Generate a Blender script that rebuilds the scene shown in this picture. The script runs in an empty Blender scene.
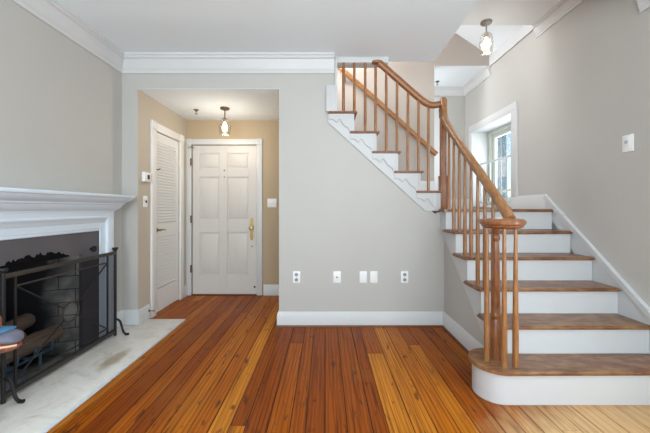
import bpy, bmesh, math, random
from mathutils import Vector, Matrix
random.seed(7)
SC = bpy.context.scene
COL = SC.collection

# ------------------------------------------------------------------ camera, world, lights, exposure
EYE = 1.18
cd = bpy.data.cameras.new('camera'); cam = bpy.data.objects.new('camera', cd); COL.objects.link(cam)
cam.location = (0, 0, EYE); cam.rotation_euler = (math.pi/2, 0, 0)
cd.sensor_width = 36; cd.lens = 308/650*36; cd.shift_y = -8.5/650; cd.shift_x = 0.0
cd.clip_start = 0.02
SC.camera = cam
SC.view_settings.view_transform = 'Standard'; SC.view_settings.look = 'None'
SC.view_settings.gamma = 1; SC.view_settings.use_curve_mapping = False
SC.view_settings.exposure = 0.30

w = bpy.data.worlds.new('sky'); SC.world = w; w.use_nodes = True
nt = w.node_tree; nt.nodes.clear()
wo = nt.nodes.new('ShaderNodeOutputWorld'); bg = nt.nodes.new('ShaderNodeBackground')
sky = nt.nodes.new('ShaderNodeTexSky'); sky.sky_type = 'NISHITA'; sky.sun_disc = False
sky.sun_elevation = math.radians(48); sky.sun_rotation = math.radians(200)
nt.links.new(sky.outputs[0], bg.inputs[0]); bg.inputs[1].default_value = 0.15
nt.links.new(bg.outputs[0], wo.inputs[0])

def area(name, loc, rot, sx, sy, power, color, spread=180):
    l = bpy.data.lights.new(name, 'AREA'); l.shape = 'RECTANGLE'; l.size = sx; l.size_y = sy
    l.energy = power; l.color = color; l.spread = math.radians(spread)
    o = bpy.data.objects.new(name, l); COL.objects.link(o); o.location = loc; o.rotation_euler = rot
    return o
DAY = (0.82, 0.94, 1.0)
# daylight through the two street windows behind the camera, the side window and the stair window,
# and two added fill lamps, out of view in the stairwell and the alcove
area('street_window_light', (-0.95, -2.42, 1.55), (math.radians(131), 0, math.radians(-18)), 1.1, 1.8, 114, DAY)
area('street_window_light', (1.05, -2.42, 1.55), (math.radians(131), 0, math.radians(6)), 1.1, 1.8, 76, DAY)
area('side_window_light', (2.12, 0.55, 1.55), (0, math.pi/2, 0), 1.7, 1.1, 34, DAY)
area('stair_window_light', (2.52, 4.08, 1.80), (0, math.pi/2, 0), 1.0, 0.9, 20, DAY)
area('stairwell_fill_light', (-0.15, 3.62, 3.40), (0, math.radians(-78), 0), 0.7, 0.6, 28, (0.94, 0.97, 1.0))
area('alcove_fill_light', (0.80, 4.48, 2.15), (0, math.radians(-100), 0), 1.2, 0.5, 9, (0.95, 0.97, 1.0))

# ------------------------------------------------------------------ materials
def srgb(r, g, b):
    f = lambda c: (c/255/12.92) if c/255 <= 0.04045 else ((c/255+0.055)/1.055)**2.4
    return (f(r), f(g), f(b), 1)
def mat(name, col, rough=0.5, metal=0.0, noise=0.0, scale=20, bump=0.0, coat=0.0, spec=0.5, stretch=(1, 1, 1)):
    m = bpy.data.materials.new(name); m.use_nodes = True
    n = m.node_tree.nodes; L = m.node_tree.links; p = n['Principled BSDF']
    p.inputs['Base Color'].default_value = col; p.inputs['Roughness'].default_value = rough
    p.inputs['Metallic'].default_value = metal; p.inputs['Coat Weight'].default_value = coat
    p.inputs['Specular IOR Level'].default_value = spec
    tc = n.new('ShaderNodeTexCoord'); mp = n.new('ShaderNodeMapping'); mp.inputs['Scale'].default_value = stretch
    nz = n.new('ShaderNodeTexNoise'); nz.inputs['Scale'].default_value = scale; nz.inputs['Detail'].default_value = 4
    L.new(tc.outputs['Object'], mp.inputs[0]); L.new(mp.outputs[0], nz.inputs['Vector'])
    if noise:
        hs = n.new('ShaderNodeMixRGB'); hs.blend_type = 'MIX'
        d = tuple(c*(1-noise) for c in col[:3])+(1,); e = tuple(min(1, c*(1+noise)) for c in col[:3])+(1,)
        hs.inputs[1].default_value = d; hs.inputs[2].default_value = e
        L.new(nz.outputs[0], hs.inputs[0]); L.new(hs.outputs[0], p.inputs['Base Color'])
    if bump:
        b = n.new('ShaderNodeBump'); b.inputs['Strength'].default_value = bump; b.inputs['Distance'].default_value = 0.01
        L.new(nz.outputs[0], b.inputs['Height']); L.new(b.outputs[0], p.inputs['Normal'])
    return m
def ramp(n, stops):
    r = n.new('ShaderNodeValToRGB'); e = r.color_ramp.elements
    while len(e) > 1: e.remove(e[0])
    e[0].position, e[0].color = stops[0]
    for p, c in stops[1:]:
        x = e.new(p); x.color = c
    return r
def wood(name, dark, mid, light, stretch, rough=0.35, coat=0.2, worn=None, scale=6):
    m = bpy.data.materials.new(name); m.use_nodes = True
    n = m.node_tree.nodes; L = m.node_tree.links; p = n['Principled BSDF']
    tc = n.new('ShaderNodeTexCoord'); mp = n.new('ShaderNodeMapping'); mp.inputs['Scale'].default_value = stretch
    L.new(tc.outputs['Object'], mp.inputs[0])
    nz = n.new('ShaderNodeTexNoise'); nz.inputs['Scale'].default_value = scale; nz.inputs['Detail'].default_value = 6
    nz.inputs['Distortion'].default_value = 0.6
    L.new(mp.outputs[0], nz.inputs['Vector'])
    r = ramp(n, [(0.3, dark), (0.5, mid), (0.72, light)]); L.new(nz.outputs[0], r.inputs[0])
    out = r.outputs[0]
    if worn:
        n2 = n.new('ShaderNodeTexNoise'); n2.inputs['Scale'].default_value = 9; n2.inputs['Detail'].default_value = 5
        mp2 = n.new('ShaderNodeMapping'); mp2.inputs['Scale'].default_value = (1, 1.6, 1)
        L.new(tc.outputs['Object'], mp2.inputs[0]); L.new(mp2.outputs[0], n2.inputs['Vector'])
        r2 = ramp(n, [(0.46, (0, 0, 0, 1)), (0.72, (0.55, 0.55, 0.55, 1))]); L.new(n2.outputs[0], r2.inputs[0])
        mx = n.new('ShaderNodeMixRGB'); mx.inputs[2].default_value = worn
        L.new(r2.outputs[0], mx.inputs[0]); L.new(out, mx.inputs[1]); out = mx.outputs[0]
    L.new(out, p.inputs['Base Color'])
    p.inputs['Roughness'].default_value = rough; p.inputs['Coat Weight'].default_value = coat
    p.inputs['Coat Roughness'].default_value = 0.25
    return m

M = {}
M['wall'] = mat('grey_wall_paint', srgb(186, 183, 178), 0.6, noise=0.025, scale=3)
M['ceil'] = mat('ceiling_paint', srgb(237, 245, 250), 0.8, noise=0.01, scale=2)
M['tan'] = mat('tan_wall_paint', srgb(180, 159, 130), 0.6, noise=0.025, scale=3)
M['beige'] = mat('beige_wall_paint', srgb(192, 180, 163), 0.6, noise=0.025, scale=3)
M['far'] = mat('warm_grey_wall_paint', srgb(176, 166, 157), 0.6, noise=0.025, scale=3)
M['white'] = mat('white_trim_paint', srgb(206, 206, 206), 0.4, noise=0.015, scale=8)
M['stair_white'] = mat('stair_white_paint', srgb(198, 198, 199), 0.45, noise=0.03, scale=5)
M['bead'] = mat('grey_edge_line', srgb(158, 158, 160), 0.6, noise=0.03)
M['mantel'] = mat('mantel_white_paint', srgb(214, 224, 234), 0.35, noise=0.02, scale=6)
M['door'] = mat('door_paint', srgb(210, 204, 198), 0.45, noise=0.02, scale=4)
M['plastic'] = mat('white_plastic', srgb(238, 238, 238), 0.35, noise=0.01)
M['ivory'] = mat('ivory_plastic', srgb(225, 224, 216), 0.4, noise=0.01)
M['grey_plastic'] = mat('grey_plastic', srgb(150, 152, 155), 0.4, noise=0.03)
M['guard'] = mat('pale_grey_metal_paint', srgb(176, 180, 182), 0.4, noise=0.02)
M['frame_grey'] = mat('sage_grey_window_paint', srgb(186, 190, 180), 0.45, noise=0.02)
M['closet_white'] = mat('closet_door_paint', srgb(228, 226, 223), 0.4, noise=0.015)
M['dark'] = mat('dark_slot', srgb(45, 45, 48), 0.5, noise=0.05)
M['brass'] = mat('aged_brass', srgb(176, 150, 100), 0.3, 1.0, noise=0.1)
M['bronze'] = mat('aged_bronze', srgb(120, 102, 80), 0.4, 1.0, noise=0.1)
M['nickel'] = mat('brushed_nickel', srgb(165, 160, 155), 0.35, 1.0, noise=0.06)
M['iron'] = mat('wrought_iron', srgb(44, 42, 41), 0.5, 0.5, noise=0.2, scale=40, bump=0.1)
M['iron_rail'] = mat('worn_iron', srgb(74, 68, 63), 0.45, 0.5, noise=0.25, scale=30)
M['slate'] = mat('slate_facing', srgb(92, 89, 93), 0.4, noise=0.22, scale=5, bump=0.05)
M['soot'] = mat('soot', srgb(14, 13, 13), 0.95, noise=0.4, scale=30, spec=0.1)
M['brown_base'] = mat('shoe_wood', srgb(105, 58, 34), 0.4, noise=0.25, scale=12)
M['tread'] = wood('tread_wood', srgb(92, 56, 34), srgb(118, 76, 48), srgb(140, 97, 64), (1.2, 9, 9), 0.38, 0.15, worn=srgb(178, 140, 98))
M['tread_y'] = wood('upper_tread_wood', srgb(92, 52, 30), srgb(128, 78, 48), srgb(150, 96, 62), (9, 1.2, 9), 0.38, 0.15)
M['rail'] = wood('honey_oak', srgb(126, 82, 46), srgb(148, 100, 58), srgb(168, 118, 74), (14, 14, 2), 0.35, 0.3)
M['newel'] = wood('reddish_oak_post', srgb(108, 62, 32), srgb(134, 82, 46), srgb(154, 100, 60), (14, 14, 2), 0.35, 0.3)
M['golden'] = wood('golden_oak_handrail', srgb(128, 82, 40), srgb(152, 102, 54), srgb(172, 122, 72), (3, 16, 16), 0.35, 0.3)
M['rail_y'] = wood('honey_oak_handrail', srgb(124, 80, 44), srgb(150, 102, 60), srgb(172, 124, 80), (16, 3, 3), 0.33, 0.3)
M['rail_x'] = wood('brown_oak_handrail', srgb(124, 76, 40), srgb(146, 92, 52), srgb(162, 108, 64), (3, 16, 16), 0.35, 0.3)
M['ornament'] = wood('carved_brown_wood', srgb(92, 44, 24), srgb(140, 72, 40), srgb(170, 96, 58), (4, 12, 12), 0.35, 0.3)
M['blue_paint'] = mat('blue_paint', srgb(70, 122, 156), 0.4, noise=0.15)
M['grey_paint'] = mat('grey_blue_paint', srgb(104, 104, 120), 0.45, noise=0.15)
M['cream_paint'] = mat('cream_paint', srgb(226, 200, 160), 0.45, noise=0.08)
M['log'] = mat('charred_bark', srgb(138, 116, 100), 0.9, noise=0.7, scale=12, bump=1.0, stretch=(4, 0.7, 4))
M['log_end'] = mat('pale_log_wood', srgb(196, 182, 164), 0.85, noise=0.3, scale=20)
M['ash'] = mat('ash_bed', srgb(130, 138, 146), 0.95, noise=0.4, scale=18, bump=0.6)
M['grate'] = mat('blue_steel', srgb(120, 150, 170), 0.4, 0.6, noise=0.3, scale=30)
M['house'] = mat('neighbour_stucco', srgb(226, 224, 214), 0.8, noise=0.04)
M['teal'] = mat('teal_shutter', srgb(96, 150, 160), 0.5, noise=0.08)
M['haze_glass'] = mat('far_window_glass', srgb(150, 172, 182), 0.2, noise=0.05)
M['asphalt'] = mat('street_paving', srgb(140, 140, 138), 0.9, noise=0.2)

FIRE_X = 0.0   # bricks' local x: mesh origin is on the left wall's face
def brick_mat():
    m = bpy.data.materials.new('sooty_firebrick'); m.use_nodes = True
    n = m.node_tree.nodes; L = m.node_tree.links; p = n['Principled BSDF']
    tc = n.new('ShaderNodeTexCoord'); mp = n.new('ShaderNodeMapping')
    mp.inputs['Rotation'].default_value = (math.pi/2, 0, 0)
    L.new(tc.outputs['Object'], mp.inputs[0])
    br = n.new('ShaderNodeTexBrick'); br.inputs['Scale'].default_value = 1.0
    br.inputs['Brick Width'].default_value = 0.21; br.inputs['Row Height'].default_value = 0.105
    br.inputs['Mortar Size'].default_value = 0.004
    br.inputs['Color1'].default_value = srgb(205, 200, 188); br.inputs['Color2'].default_value = srgb(172, 168, 160)
    br.inputs['Mortar'].default_value = srgb(104, 101, 98)
    L.new(mp.outputs[0], br.inputs['Vector'])
    nz = n.new('ShaderNodeTexNoise'); nz.inputs['Scale'].default_value = 5; nz.inputs['Detail'].default_value = 5
    L.new(tc.outputs['Object'], nz.inputs['Vector'])
    r = ramp(n, [(0.38, (0.45, 0.45, 0.47, 1)), (0.6, (1, 1, 1, 1))]); L.new(nz.outputs[0], r.inputs[0])
    mx = n.new('ShaderNodeMixRGB'); mx.blend_type = 'MULTIPLY'; mx.inputs[0].default_value = 1
    L.new(br.outputs[0], mx.inputs[1]); L.new(r.outputs[0], mx.inputs[2])
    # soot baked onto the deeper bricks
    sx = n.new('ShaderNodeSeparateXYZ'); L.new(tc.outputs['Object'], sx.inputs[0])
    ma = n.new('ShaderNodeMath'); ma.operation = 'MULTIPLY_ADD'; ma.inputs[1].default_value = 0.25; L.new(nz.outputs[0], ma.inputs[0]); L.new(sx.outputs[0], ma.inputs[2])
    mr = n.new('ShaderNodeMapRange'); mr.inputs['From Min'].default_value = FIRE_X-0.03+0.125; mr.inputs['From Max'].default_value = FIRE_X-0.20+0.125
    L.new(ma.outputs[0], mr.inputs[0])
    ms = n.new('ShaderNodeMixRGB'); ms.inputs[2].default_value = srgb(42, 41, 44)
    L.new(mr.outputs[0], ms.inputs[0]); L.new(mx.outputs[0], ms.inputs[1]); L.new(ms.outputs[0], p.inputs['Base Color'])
    p.inputs['Roughness'].default_value = 0.9
    return m
M['brick'] = brick_mat()

def marble_mat():
    m = bpy.data.materials.new('cream_marble'); m.use_nodes = True
    n = m.node_tree.nodes; L = m.node_tree.links; p = n['Principled BSDF']
    tc = n.new('ShaderNodeTexCoord')
    nz = n.new('ShaderNodeTexNoise'); nz.inputs['Scale'].default_value = 5; nz.inputs['Detail'].default_value = 9
    nz.inputs['Roughness'].default_value = 0.65; nz.inputs['Distortion'].default_value = 1.6
    L.new(tc.outputs['Object'], nz.inputs['Vector'])
    r = ramp(n, [(0.28, srgb(196, 190, 180)), (0.43, srgb(226, 221, 213)), (0.6, srgb(236, 232, 226)), (0.75, srgb(216, 210, 200))])
    L.new(nz.outputs[0], r.inputs[0])
    # a worn brown stain near the right of the slab
    mp = n.new('ShaderNodeMapping'); mp.vector_type = 'POINT'
    mp.inputs['Location'].default_value = (1.59*11, -2.41*3.6, 0); mp.inputs['Scale'].default_value = (11, 3.6, 0)
    nd = n.new('ShaderNodeTexNoise'); nd.inputs['Scale'].default_value = 14
    L.new(tc.outputs['Object'], nd.inputs['Vector'])
    ad = n.new('ShaderNodeMixRGB'); ad.blend_type = 'ADD'; ad.inputs[0].default_value = 0.06
    L.new(tc.outputs['Object'], ad.inputs[1]); L.new(nd.outputs['Color'], ad.inputs[2])
    L.new(ad.outputs[0], mp.inputs[0])
    ln = n.new('ShaderNodeVectorMath'); ln.operation = 'LENGTH'; L.new(mp.outputs[0], ln.inputs[0])
    r2 = ramp(n, [(0.35, (0.75, 0.75, 0.75, 1)), (0.75, (0, 0, 0, 1))]); L.new(ln.outputs['Value'], r2.inputs[0])
    mx = n.new('ShaderNodeMixRGB'); mx.inputs[2].default_value = srgb(158, 136, 104)
    L.new(r2.outputs[0], mx.inputs[0]); L.new(r.outputs[0], mx.inputs[1]); L.new(mx.outputs[0], p.inputs['Base Color'])
    p.inputs['Roughness'].default_value = 0.3
    return m
M['marble'] = marble_mat()

def floor_mat():
    m = bpy.data.materials.new('old_pine_boards'); m.use_nodes = True
    n = m.node_tree.nodes; L = m.node_tree.links; p = n['Principled BSDF']
    tc = n.new('ShaderNodeTexCoord')
    at = n.new('ShaderNodeAttribute'); at.attribute_name = 'tint'
    sp = n.new('ShaderNodeSeparateColor'); L.new(at.outputs['Color'], sp.inputs[0])
    # shift grain per board
    cv = n.new('ShaderNodeCombineXYZ'); 
    mu = n.new('ShaderNodeMath'); mu.operation = 'MULTIPLY'; mu.inputs[1].default_value = 40
    L.new(sp.outputs[1], mu.inputs[0]); L.new(mu.outputs[0], cv.inputs[2])
    av = n.new('ShaderNodeVectorMath'); av.operation = 'ADD'; L.new(tc.outputs['Object'], av.inputs[0]); L.new(cv.outputs[0], av.inputs[1])
    mp = n.new('ShaderNodeMapping'); mp.inputs['Scale'].default_value = (52, 1.0, 1); L.new(av.outputs[0], mp.inputs[0])
    g = n.new('ShaderNodeTexNoise'); g.inputs['Scale'].default_value = 1.6; g.inputs['Detail'].default_value = 6; g.inputs['Distortion'].default_value = 0.9
    L.new(mp.outputs[0], g.inputs['Vector'])
    base = ramp(n, [(0.0, srgb(140, 66, 10)), (0.4, srgb(166, 86, 12)), (0.75, srgb(178, 98, 16)), (1.0, srgb(200, 126, 36))])
    L.new(sp.outputs[0], base.inputs[0])
    gr = ramp(n, [(0.28, (0.40, 0.32, 0.26, 1)), (0.40, (0.68, 0.61, 0.56, 1)), (0.50, (0.95, 0.93, 0.9, 1)), (0.6, (1, 1, 1, 1)), (0.72, (1.15, 1.15, 1.12, 1))])
    L.new(g.outputs[0], gr.inputs[0])
    mx = n.new('ShaderNodeMixRGB'); mx.blend_type = 'MULTIPLY'; mx.inputs[0].default_value = 1
    L.new(base.outputs[0], mx.inputs[1]); L.new(gr.outputs[0], mx.inputs[2])
    wv = n.new('ShaderNodeTexWave'); wv.inputs['Scale'].default_value = 7; wv.inputs['Distortion'].default_value = 7; wv.inputs['Detail'].default_value = 2; wv.inputs['Detail Scale'].default_value = 0.8
    mv = n.new('ShaderNodeMapping'); mv.inputs['Scale'].default_value = (1.6, 0.16, 1); L.new(av.outputs[0], mv.inputs[0]); L.new(mv.outputs[0], wv.inputs['Vector'])
    wvr = ramp(n, [(0.05, (0.62, 0.55, 0.5, 1)), (0.35, (1, 1, 1, 1))]); L.new(wv.outputs[0], wvr.inputs[0])
    mxw = n.new('ShaderNodeMixRGB'); mxw.blend_type = 'MULTIPLY'; mxw.inputs[0].default_value = 0.8
    L.new(mx.outputs[0], mxw.inputs[1]); L.new(wvr.outputs[0], mxw.inputs[2]); mx = mxw
    # knots, gouges and dark stains
    mk = n.new('ShaderNodeMapping'); mk.inputs['Scale'].default_value = (9, 3.2, 1); L.new(av.outputs[0], mk.inputs[0])
    k = n.new('ShaderNodeTexNoise'); k.inputs['Scale'].default_value = 2.6; k.inputs['Detail'].default_value = 3; L.new(mk.outputs[0], k.inputs['Vector'])
    kr = ramp(n, [(0.62, (0, 0, 0, 1)), (0.72, (0.85, 0.8, 0.8, 1))]); L.new(k.outputs[0], kr.inputs[0])
    m2 = n.new('ShaderNodeMixRGB'); m2.inputs[2].default_value = srgb(72, 36, 20)
    L.new(kr.outputs[0], m2.inputs[0]); L.new(mx.outputs[0], m2.inputs[1])
    # worn patches where the finish has gone
    wn = n.new('ShaderNodeTexNoise'); wn.inputs['Scale'].default_value = 1.3; wn.inputs['Detail'].default_value = 6
    L.new(tc.outputs['Object'], wn.inputs['Vector'])
    wr = ramp(n, [(0.56, (0, 0, 0, 1)), (0.7, (0.35, 0.35, 0.35, 1))]); L.new(wn.outputs[0], wr.inputs[0])
    m3 = n.new('ShaderNodeMixRGB'); m3.inputs[2].default_value = srgb(150, 100, 48)
    L.new(wr.outputs[0], m3.inputs[0]); L.new(m2.outputs[0], m3.inputs[1])
    # pale boards before the bottom step: wear plus window glare painted into the colour
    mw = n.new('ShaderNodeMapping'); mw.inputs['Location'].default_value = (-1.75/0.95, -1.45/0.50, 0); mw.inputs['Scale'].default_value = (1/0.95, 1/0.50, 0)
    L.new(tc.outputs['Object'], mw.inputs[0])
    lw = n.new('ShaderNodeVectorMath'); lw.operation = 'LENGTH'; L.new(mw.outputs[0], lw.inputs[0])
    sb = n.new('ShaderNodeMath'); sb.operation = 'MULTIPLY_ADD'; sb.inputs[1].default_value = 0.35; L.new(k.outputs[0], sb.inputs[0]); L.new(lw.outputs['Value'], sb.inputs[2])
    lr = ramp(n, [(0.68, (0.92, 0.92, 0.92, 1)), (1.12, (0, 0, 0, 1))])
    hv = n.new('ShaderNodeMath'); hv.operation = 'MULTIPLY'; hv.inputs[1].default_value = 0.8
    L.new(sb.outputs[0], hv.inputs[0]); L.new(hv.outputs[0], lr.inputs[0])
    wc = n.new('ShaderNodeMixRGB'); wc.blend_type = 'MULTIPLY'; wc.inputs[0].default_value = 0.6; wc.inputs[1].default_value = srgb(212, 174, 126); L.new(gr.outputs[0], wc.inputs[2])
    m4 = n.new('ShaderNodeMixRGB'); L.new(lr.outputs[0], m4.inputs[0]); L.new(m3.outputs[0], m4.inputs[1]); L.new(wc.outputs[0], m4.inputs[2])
    L.new(m4.outputs[0], p.inputs['Base Color'])
    rr = ramp(n, [(0.3, (0.30, 0.30, 0.30, 1)), (0.7, (0.48, 0.48, 0.48, 1))]); L.new(wn.outputs[0], rr.inputs[0])
    L.new(rr.outputs[0], p.inputs['Roughness']); p.inputs['Specular IOR Level'].default_value = 0.13
    b = n.new('ShaderNodeBump'); b.inputs['Strength'].default_value = 0.12; b.inputs['Distance'].default_value = 0.01
    L.new(g.outputs[0], b.inputs['Height']); L.new(b.outputs[0], p.inputs['Normal'])
    return m
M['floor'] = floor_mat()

def glass_mat(name, rough=0.0, tint=(1, 1, 1, 1), fac=0.9):
    m = bpy.data.materials.new(name); m.use_nodes = True
    n = m.node_tree.nodes; L = m.node_tree.links; n.clear()
    o = n.new('ShaderNodeOutputMaterial'); t = n.new('ShaderNodeBsdfTransparent'); t.inputs[0].default_value = tint
    g = n.new('ShaderNodeBsdfGlossy'); g.inputs['Roughness'].default_value = 0.05
    fr = n.new('ShaderNodeLayerWeight'); fr.inputs[0].default_value = 0.25
    mr = n.new('ShaderNodeMapRange'); mr.inputs['To Min'].default_value = 0.03; mr.inputs['To Max'].default_value = 1-fac+0.3
    mx = n.new('ShaderNodeMixShader'); L.new(fr.outputs['Facing'], mr.inputs[0]); L.new(mr.outputs[0], mx.inputs[0])
    L.new(t.outputs[0], mx.inputs[1]); L.new(g.outputs[0], mx.inputs[2]); L.new(mx.outputs[0], o.inputs[0])
    return m
M['glass'] = glass_mat('window_glass')
M['jar'] = glass_mat('clear_jar_glass', tint=(0.97, 0.96, 0.94, 1), fac=0.8)
def mesh_mat():
    m = bpy.data.materials.new('fire_screen_mesh'); m.use_nodes = True
    n = m.node_tree.nodes; L = m.node_tree.links; n.clear()
    o = n.new('ShaderNodeOutputMaterial'); t = n.new('ShaderNodeBsdfTransparent'); t.inputs[0].default_value = (0.74, 0.74, 0.75, 1)
    L.new(t.outputs[0], o.inputs[0])
    return m
M['mesh'] = mesh_mat()
def emit_mat(name, col, s):
    m = bpy.data.materials.new(name); m.use_nodes = True
    p = m.node_tree.nodes['Principled BSDF']; p.inputs['Emission Color'].default_value = col
    p.inputs['Emission Strength'].default_value = s; p.inputs['Base Color'].default_value = col
    return m
M['bulb'] = emit_mat('glowing_bulb', (1.0, 0.88, 0.70, 1), 3.5)

# ------------------------------------------------------------------ mesh helpers
ORG = {}
def box(bm, a, b, bev=0.0, seg=2):
    x0, x1 = sorted((a[0], b[0])); y0, y1 = sorted((a[1], b[1])); z0, z1 = sorted((a[2], b[2]))
    v = [bm.verts.new(p) for p in ((x0,y0,z0),(x1,y0,z0),(x1,y1,z0),(x0,y1,z0),(x0,y0,z1),(x1,y0,z1),(x1,y1,z1),(x0,y1,z1))]
    f = [bm.faces.new([v[i] for i in q]) for q in ((3,2,1,0),(4,5,6,7),(0,1,5,4),(1,2,6,5),(2,3,7,6),(3,0,4,7))]
    if bev:
        es = list({e for q in f for e in q.edges})
        bmesh.ops.bevel(bm, geom=es, offset=bev, segments=seg, affect='EDGES', profile=0.5)
    return bm
def BM(): return bmesh.new()
def bx(a, b, bev=0.0, seg=2): return box(BM(), a, b, bev, seg)
def prism(bm, pts, axis, a, b):
    """polygon pts (2D) extruded along axis from a to b. axis 0: pts=(y,z); 1: (x,z); 2: (x,y)"""
    def P(p, t):
        return (t, p[0], p[1]) if axis == 0 else (p[0], t, p[1]) if axis == 1 else (p[0], p[1], t)
    A = [bm.verts.new(P(p, a)) for p in pts]; B = [bm.verts.new(P(p, b)) for p in pts]
    n = len(pts)
    for i in range(n): bm.faces.new((A[i], A[(i+1) % n], B[(i+1) % n], B[i]))
    bm.faces.new(A[::-1]); bm.faces.new(B)
    return bm
def sweep(bm, path, prof):
    """prof (off,z) closed polygon swept along a horizontal polyline with mitres; off goes to the left of travel"""
    n = len(path); rings = []
    for i in range(n):
        p = Vector(path[i]); nn = []
        if i > 0: d = (p-Vector(path[i-1])).normalized(); nn.append(Vector((-d.y, d.x)))
        if i < n-1: d = (Vector(path[i+1])-p).normalized(); nn.append(Vector((-d.y, d.x)))
        if len(nn) == 1: m = nn[0]
        else:
            s = (nn[0]+nn[1]).normalized(); m = s/max(0.2, s.dot(nn[0]))
        rings.append([bm.verts.new((p.x+m.x*o, p.y+m.y*o, z)) for o, z in prof])
    k = len(prof)
    for i in range(n-1):
        for j in range(k): bm.faces.new((rings[i][j], rings[i][(j+1) % k], rings[i+1][(j+1) % k], rings[i+1][j]))
    bm.faces.new(rings[0][::-1]); bm.faces.new(rings[-1])
    return bm
def lathe(bm, prof, c, seg=24, axis='z', squash=1.0):
    rings = []
    for r, h in prof:
        ring = []
        for i in range(seg):
            t = 2*math.pi*i/seg; u, v = r*math.cos(t), r*math.sin(t)*squash
            q = (u, v, h) if axis == 'z' else (h, u, v) if axis == 'x' else (u, h, v)
            ring.append(bm.verts.new((c[0]+q[0], c[1]+q[1], c[2]+q[2])))
        rings.append(ring)
    for a, b in zip(rings, rings[1:]):
        for i in range(seg): bm.faces.new((a[i], a[(i+1) % seg], b[(i+1) % seg], b[i]))
    bm.faces.new(rings[0][::-1]); bm.faces.new(rings[-1])
    return bm
def tube(bm, pts, r, seg=10):
    pts = [Vector(p) for p in pts]; rings = []; rr = r if isinstance(r, (list, tuple)) else [r]*len(pts)
    prev = None
    for i, p in enumerate(pts):
        t = ((pts[min(i+1, len(pts)-1)]-pts[max(i-1, 0)])).normalized()
        if prev is None:
            up = Vector((0, 0, 1)) if abs(t.z) < 0.9 else Vector((1, 0, 0))
            u = t.cross(up).normalized()
        else: u = (prev-t*prev.dot(t)).normalized()
        prev = u; v = t.cross(u)
        rings.append([bm.verts.new(p+(u*math.cos(2*math.pi*k/seg)+v*math.sin(2*math.pi*k/seg))*rr[i]) for k in range(seg)])
    for a, b in zip(rings, rings[1:]):
        for i in range(seg): bm.faces.new((a[i], a[(i+1) % seg], b[(i+1) % seg], b[i]))
    bm.faces.new(rings[0][::-1]); bm.faces.new(rings[-1])
    return bm
def railsweep(bm, pts, side, prof):
    """prof (s,u): s along the constant side vector, u perpendicular to travel, within the vertical plane"""
    pts = [Vector(p) for p in pts]; side = Vector(side); rings = []
    for i, p in enumerate(pts):
        t = (pts[min(i+1, len(pts)-1)]-pts[max(i-1, 0)]).normalized(); u = side.cross(t).normalized()
        rings.append([bm.verts.new(p+side*a+u*b) for a, b in prof])
    k = len(prof)
    for a, b in zip(rings, rings[1:]):
        for i in range(k): bm.faces.new((a[i], a[(i+1) % k], b[(i+1) % k], b[i]))
    bm.faces.new(rings[0][::-1]); bm.faces.new(rings[-1])
    return bm
def smooth_path(pts, it=2):
    pts = [Vector(p) for p in pts]
    for _ in range(it):
        q = [pts[0]]
        for a, b in zip(pts, pts[1:]): q += [a*0.75+b*0.25, a*0.25+b*0.75]
        q.append(pts[-1]); pts = q
    return pts
def obj(name, bm, material, parent=None, smooth=True, origin=None):
    bmesh.ops.recalc_face_normals(bm, faces=bm.faces[:])
    org = Vector((0, 0, 0))
    if parent is not None: org = ORG[parent.name]
    elif origin is not None: org = Vector(origin)
    for v in bm.verts: v.co -= org
    me = bpy.data.meshes.new(name); bm.to_mesh(me); bm.free()
    for m in (material if isinstance(material, (list, tuple)) else [material]): me.materials.append(m)
    if smooth:
        for p in me.polygons: p.use_smooth = True
        me.set_sharp_from_angle(angle=math.radians(35))
    o = bpy.data.objects.new(name, me); COL.objects.link(o)
    if parent is not None: o.parent = parent
    else: o.location = org
    ORG[o.name] = org
    return o
def thing(name, label, cat, loc, group=None):
    o = bpy.data.objects.new(name, None); COL.objects.link(o); o.location = loc; o.empty_display_size = 0.1
    o['label'] = label; o['category'] = cat
    if group: o['group'] = group
    ORG[o.name] = Vector(loc)
    return o
def tag(o, label, cat, group=None):
    o['label'] = label; o['category'] = cat
    if group: o['group'] = group
    return o
def struct(name, bm, m, label=None, cat=None, smooth=True):
    o = obj(name, bm, m, None, smooth); o['kind'] = 'structure'
    o['label'] = label or name.replace('_', ' '); o['category'] = cat or name.split('_')[0]
    return o

# ------------------------------------------------------------------ the setting
XL, XR, YB, YR = -2.03, 2.18, 3.08, -2.5       # left wall, right wall, back wall, rear wall
XF, YD, XFR, ZF = -1.87, 4.17, -0.42, 2.37      # foyer left wall, door wall, foyer right wall, foyer ceiling
ZC, ZU = 2.70, 3.05                             # main ceiling, stairwell ceiling
YA, XA = 4.05, 1.436                            # far wall of the upper flight and its right end
YFAR = 4.80                                     # far wall of the alcove
SW = 1.19                                       # wall under the front flight

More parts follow.
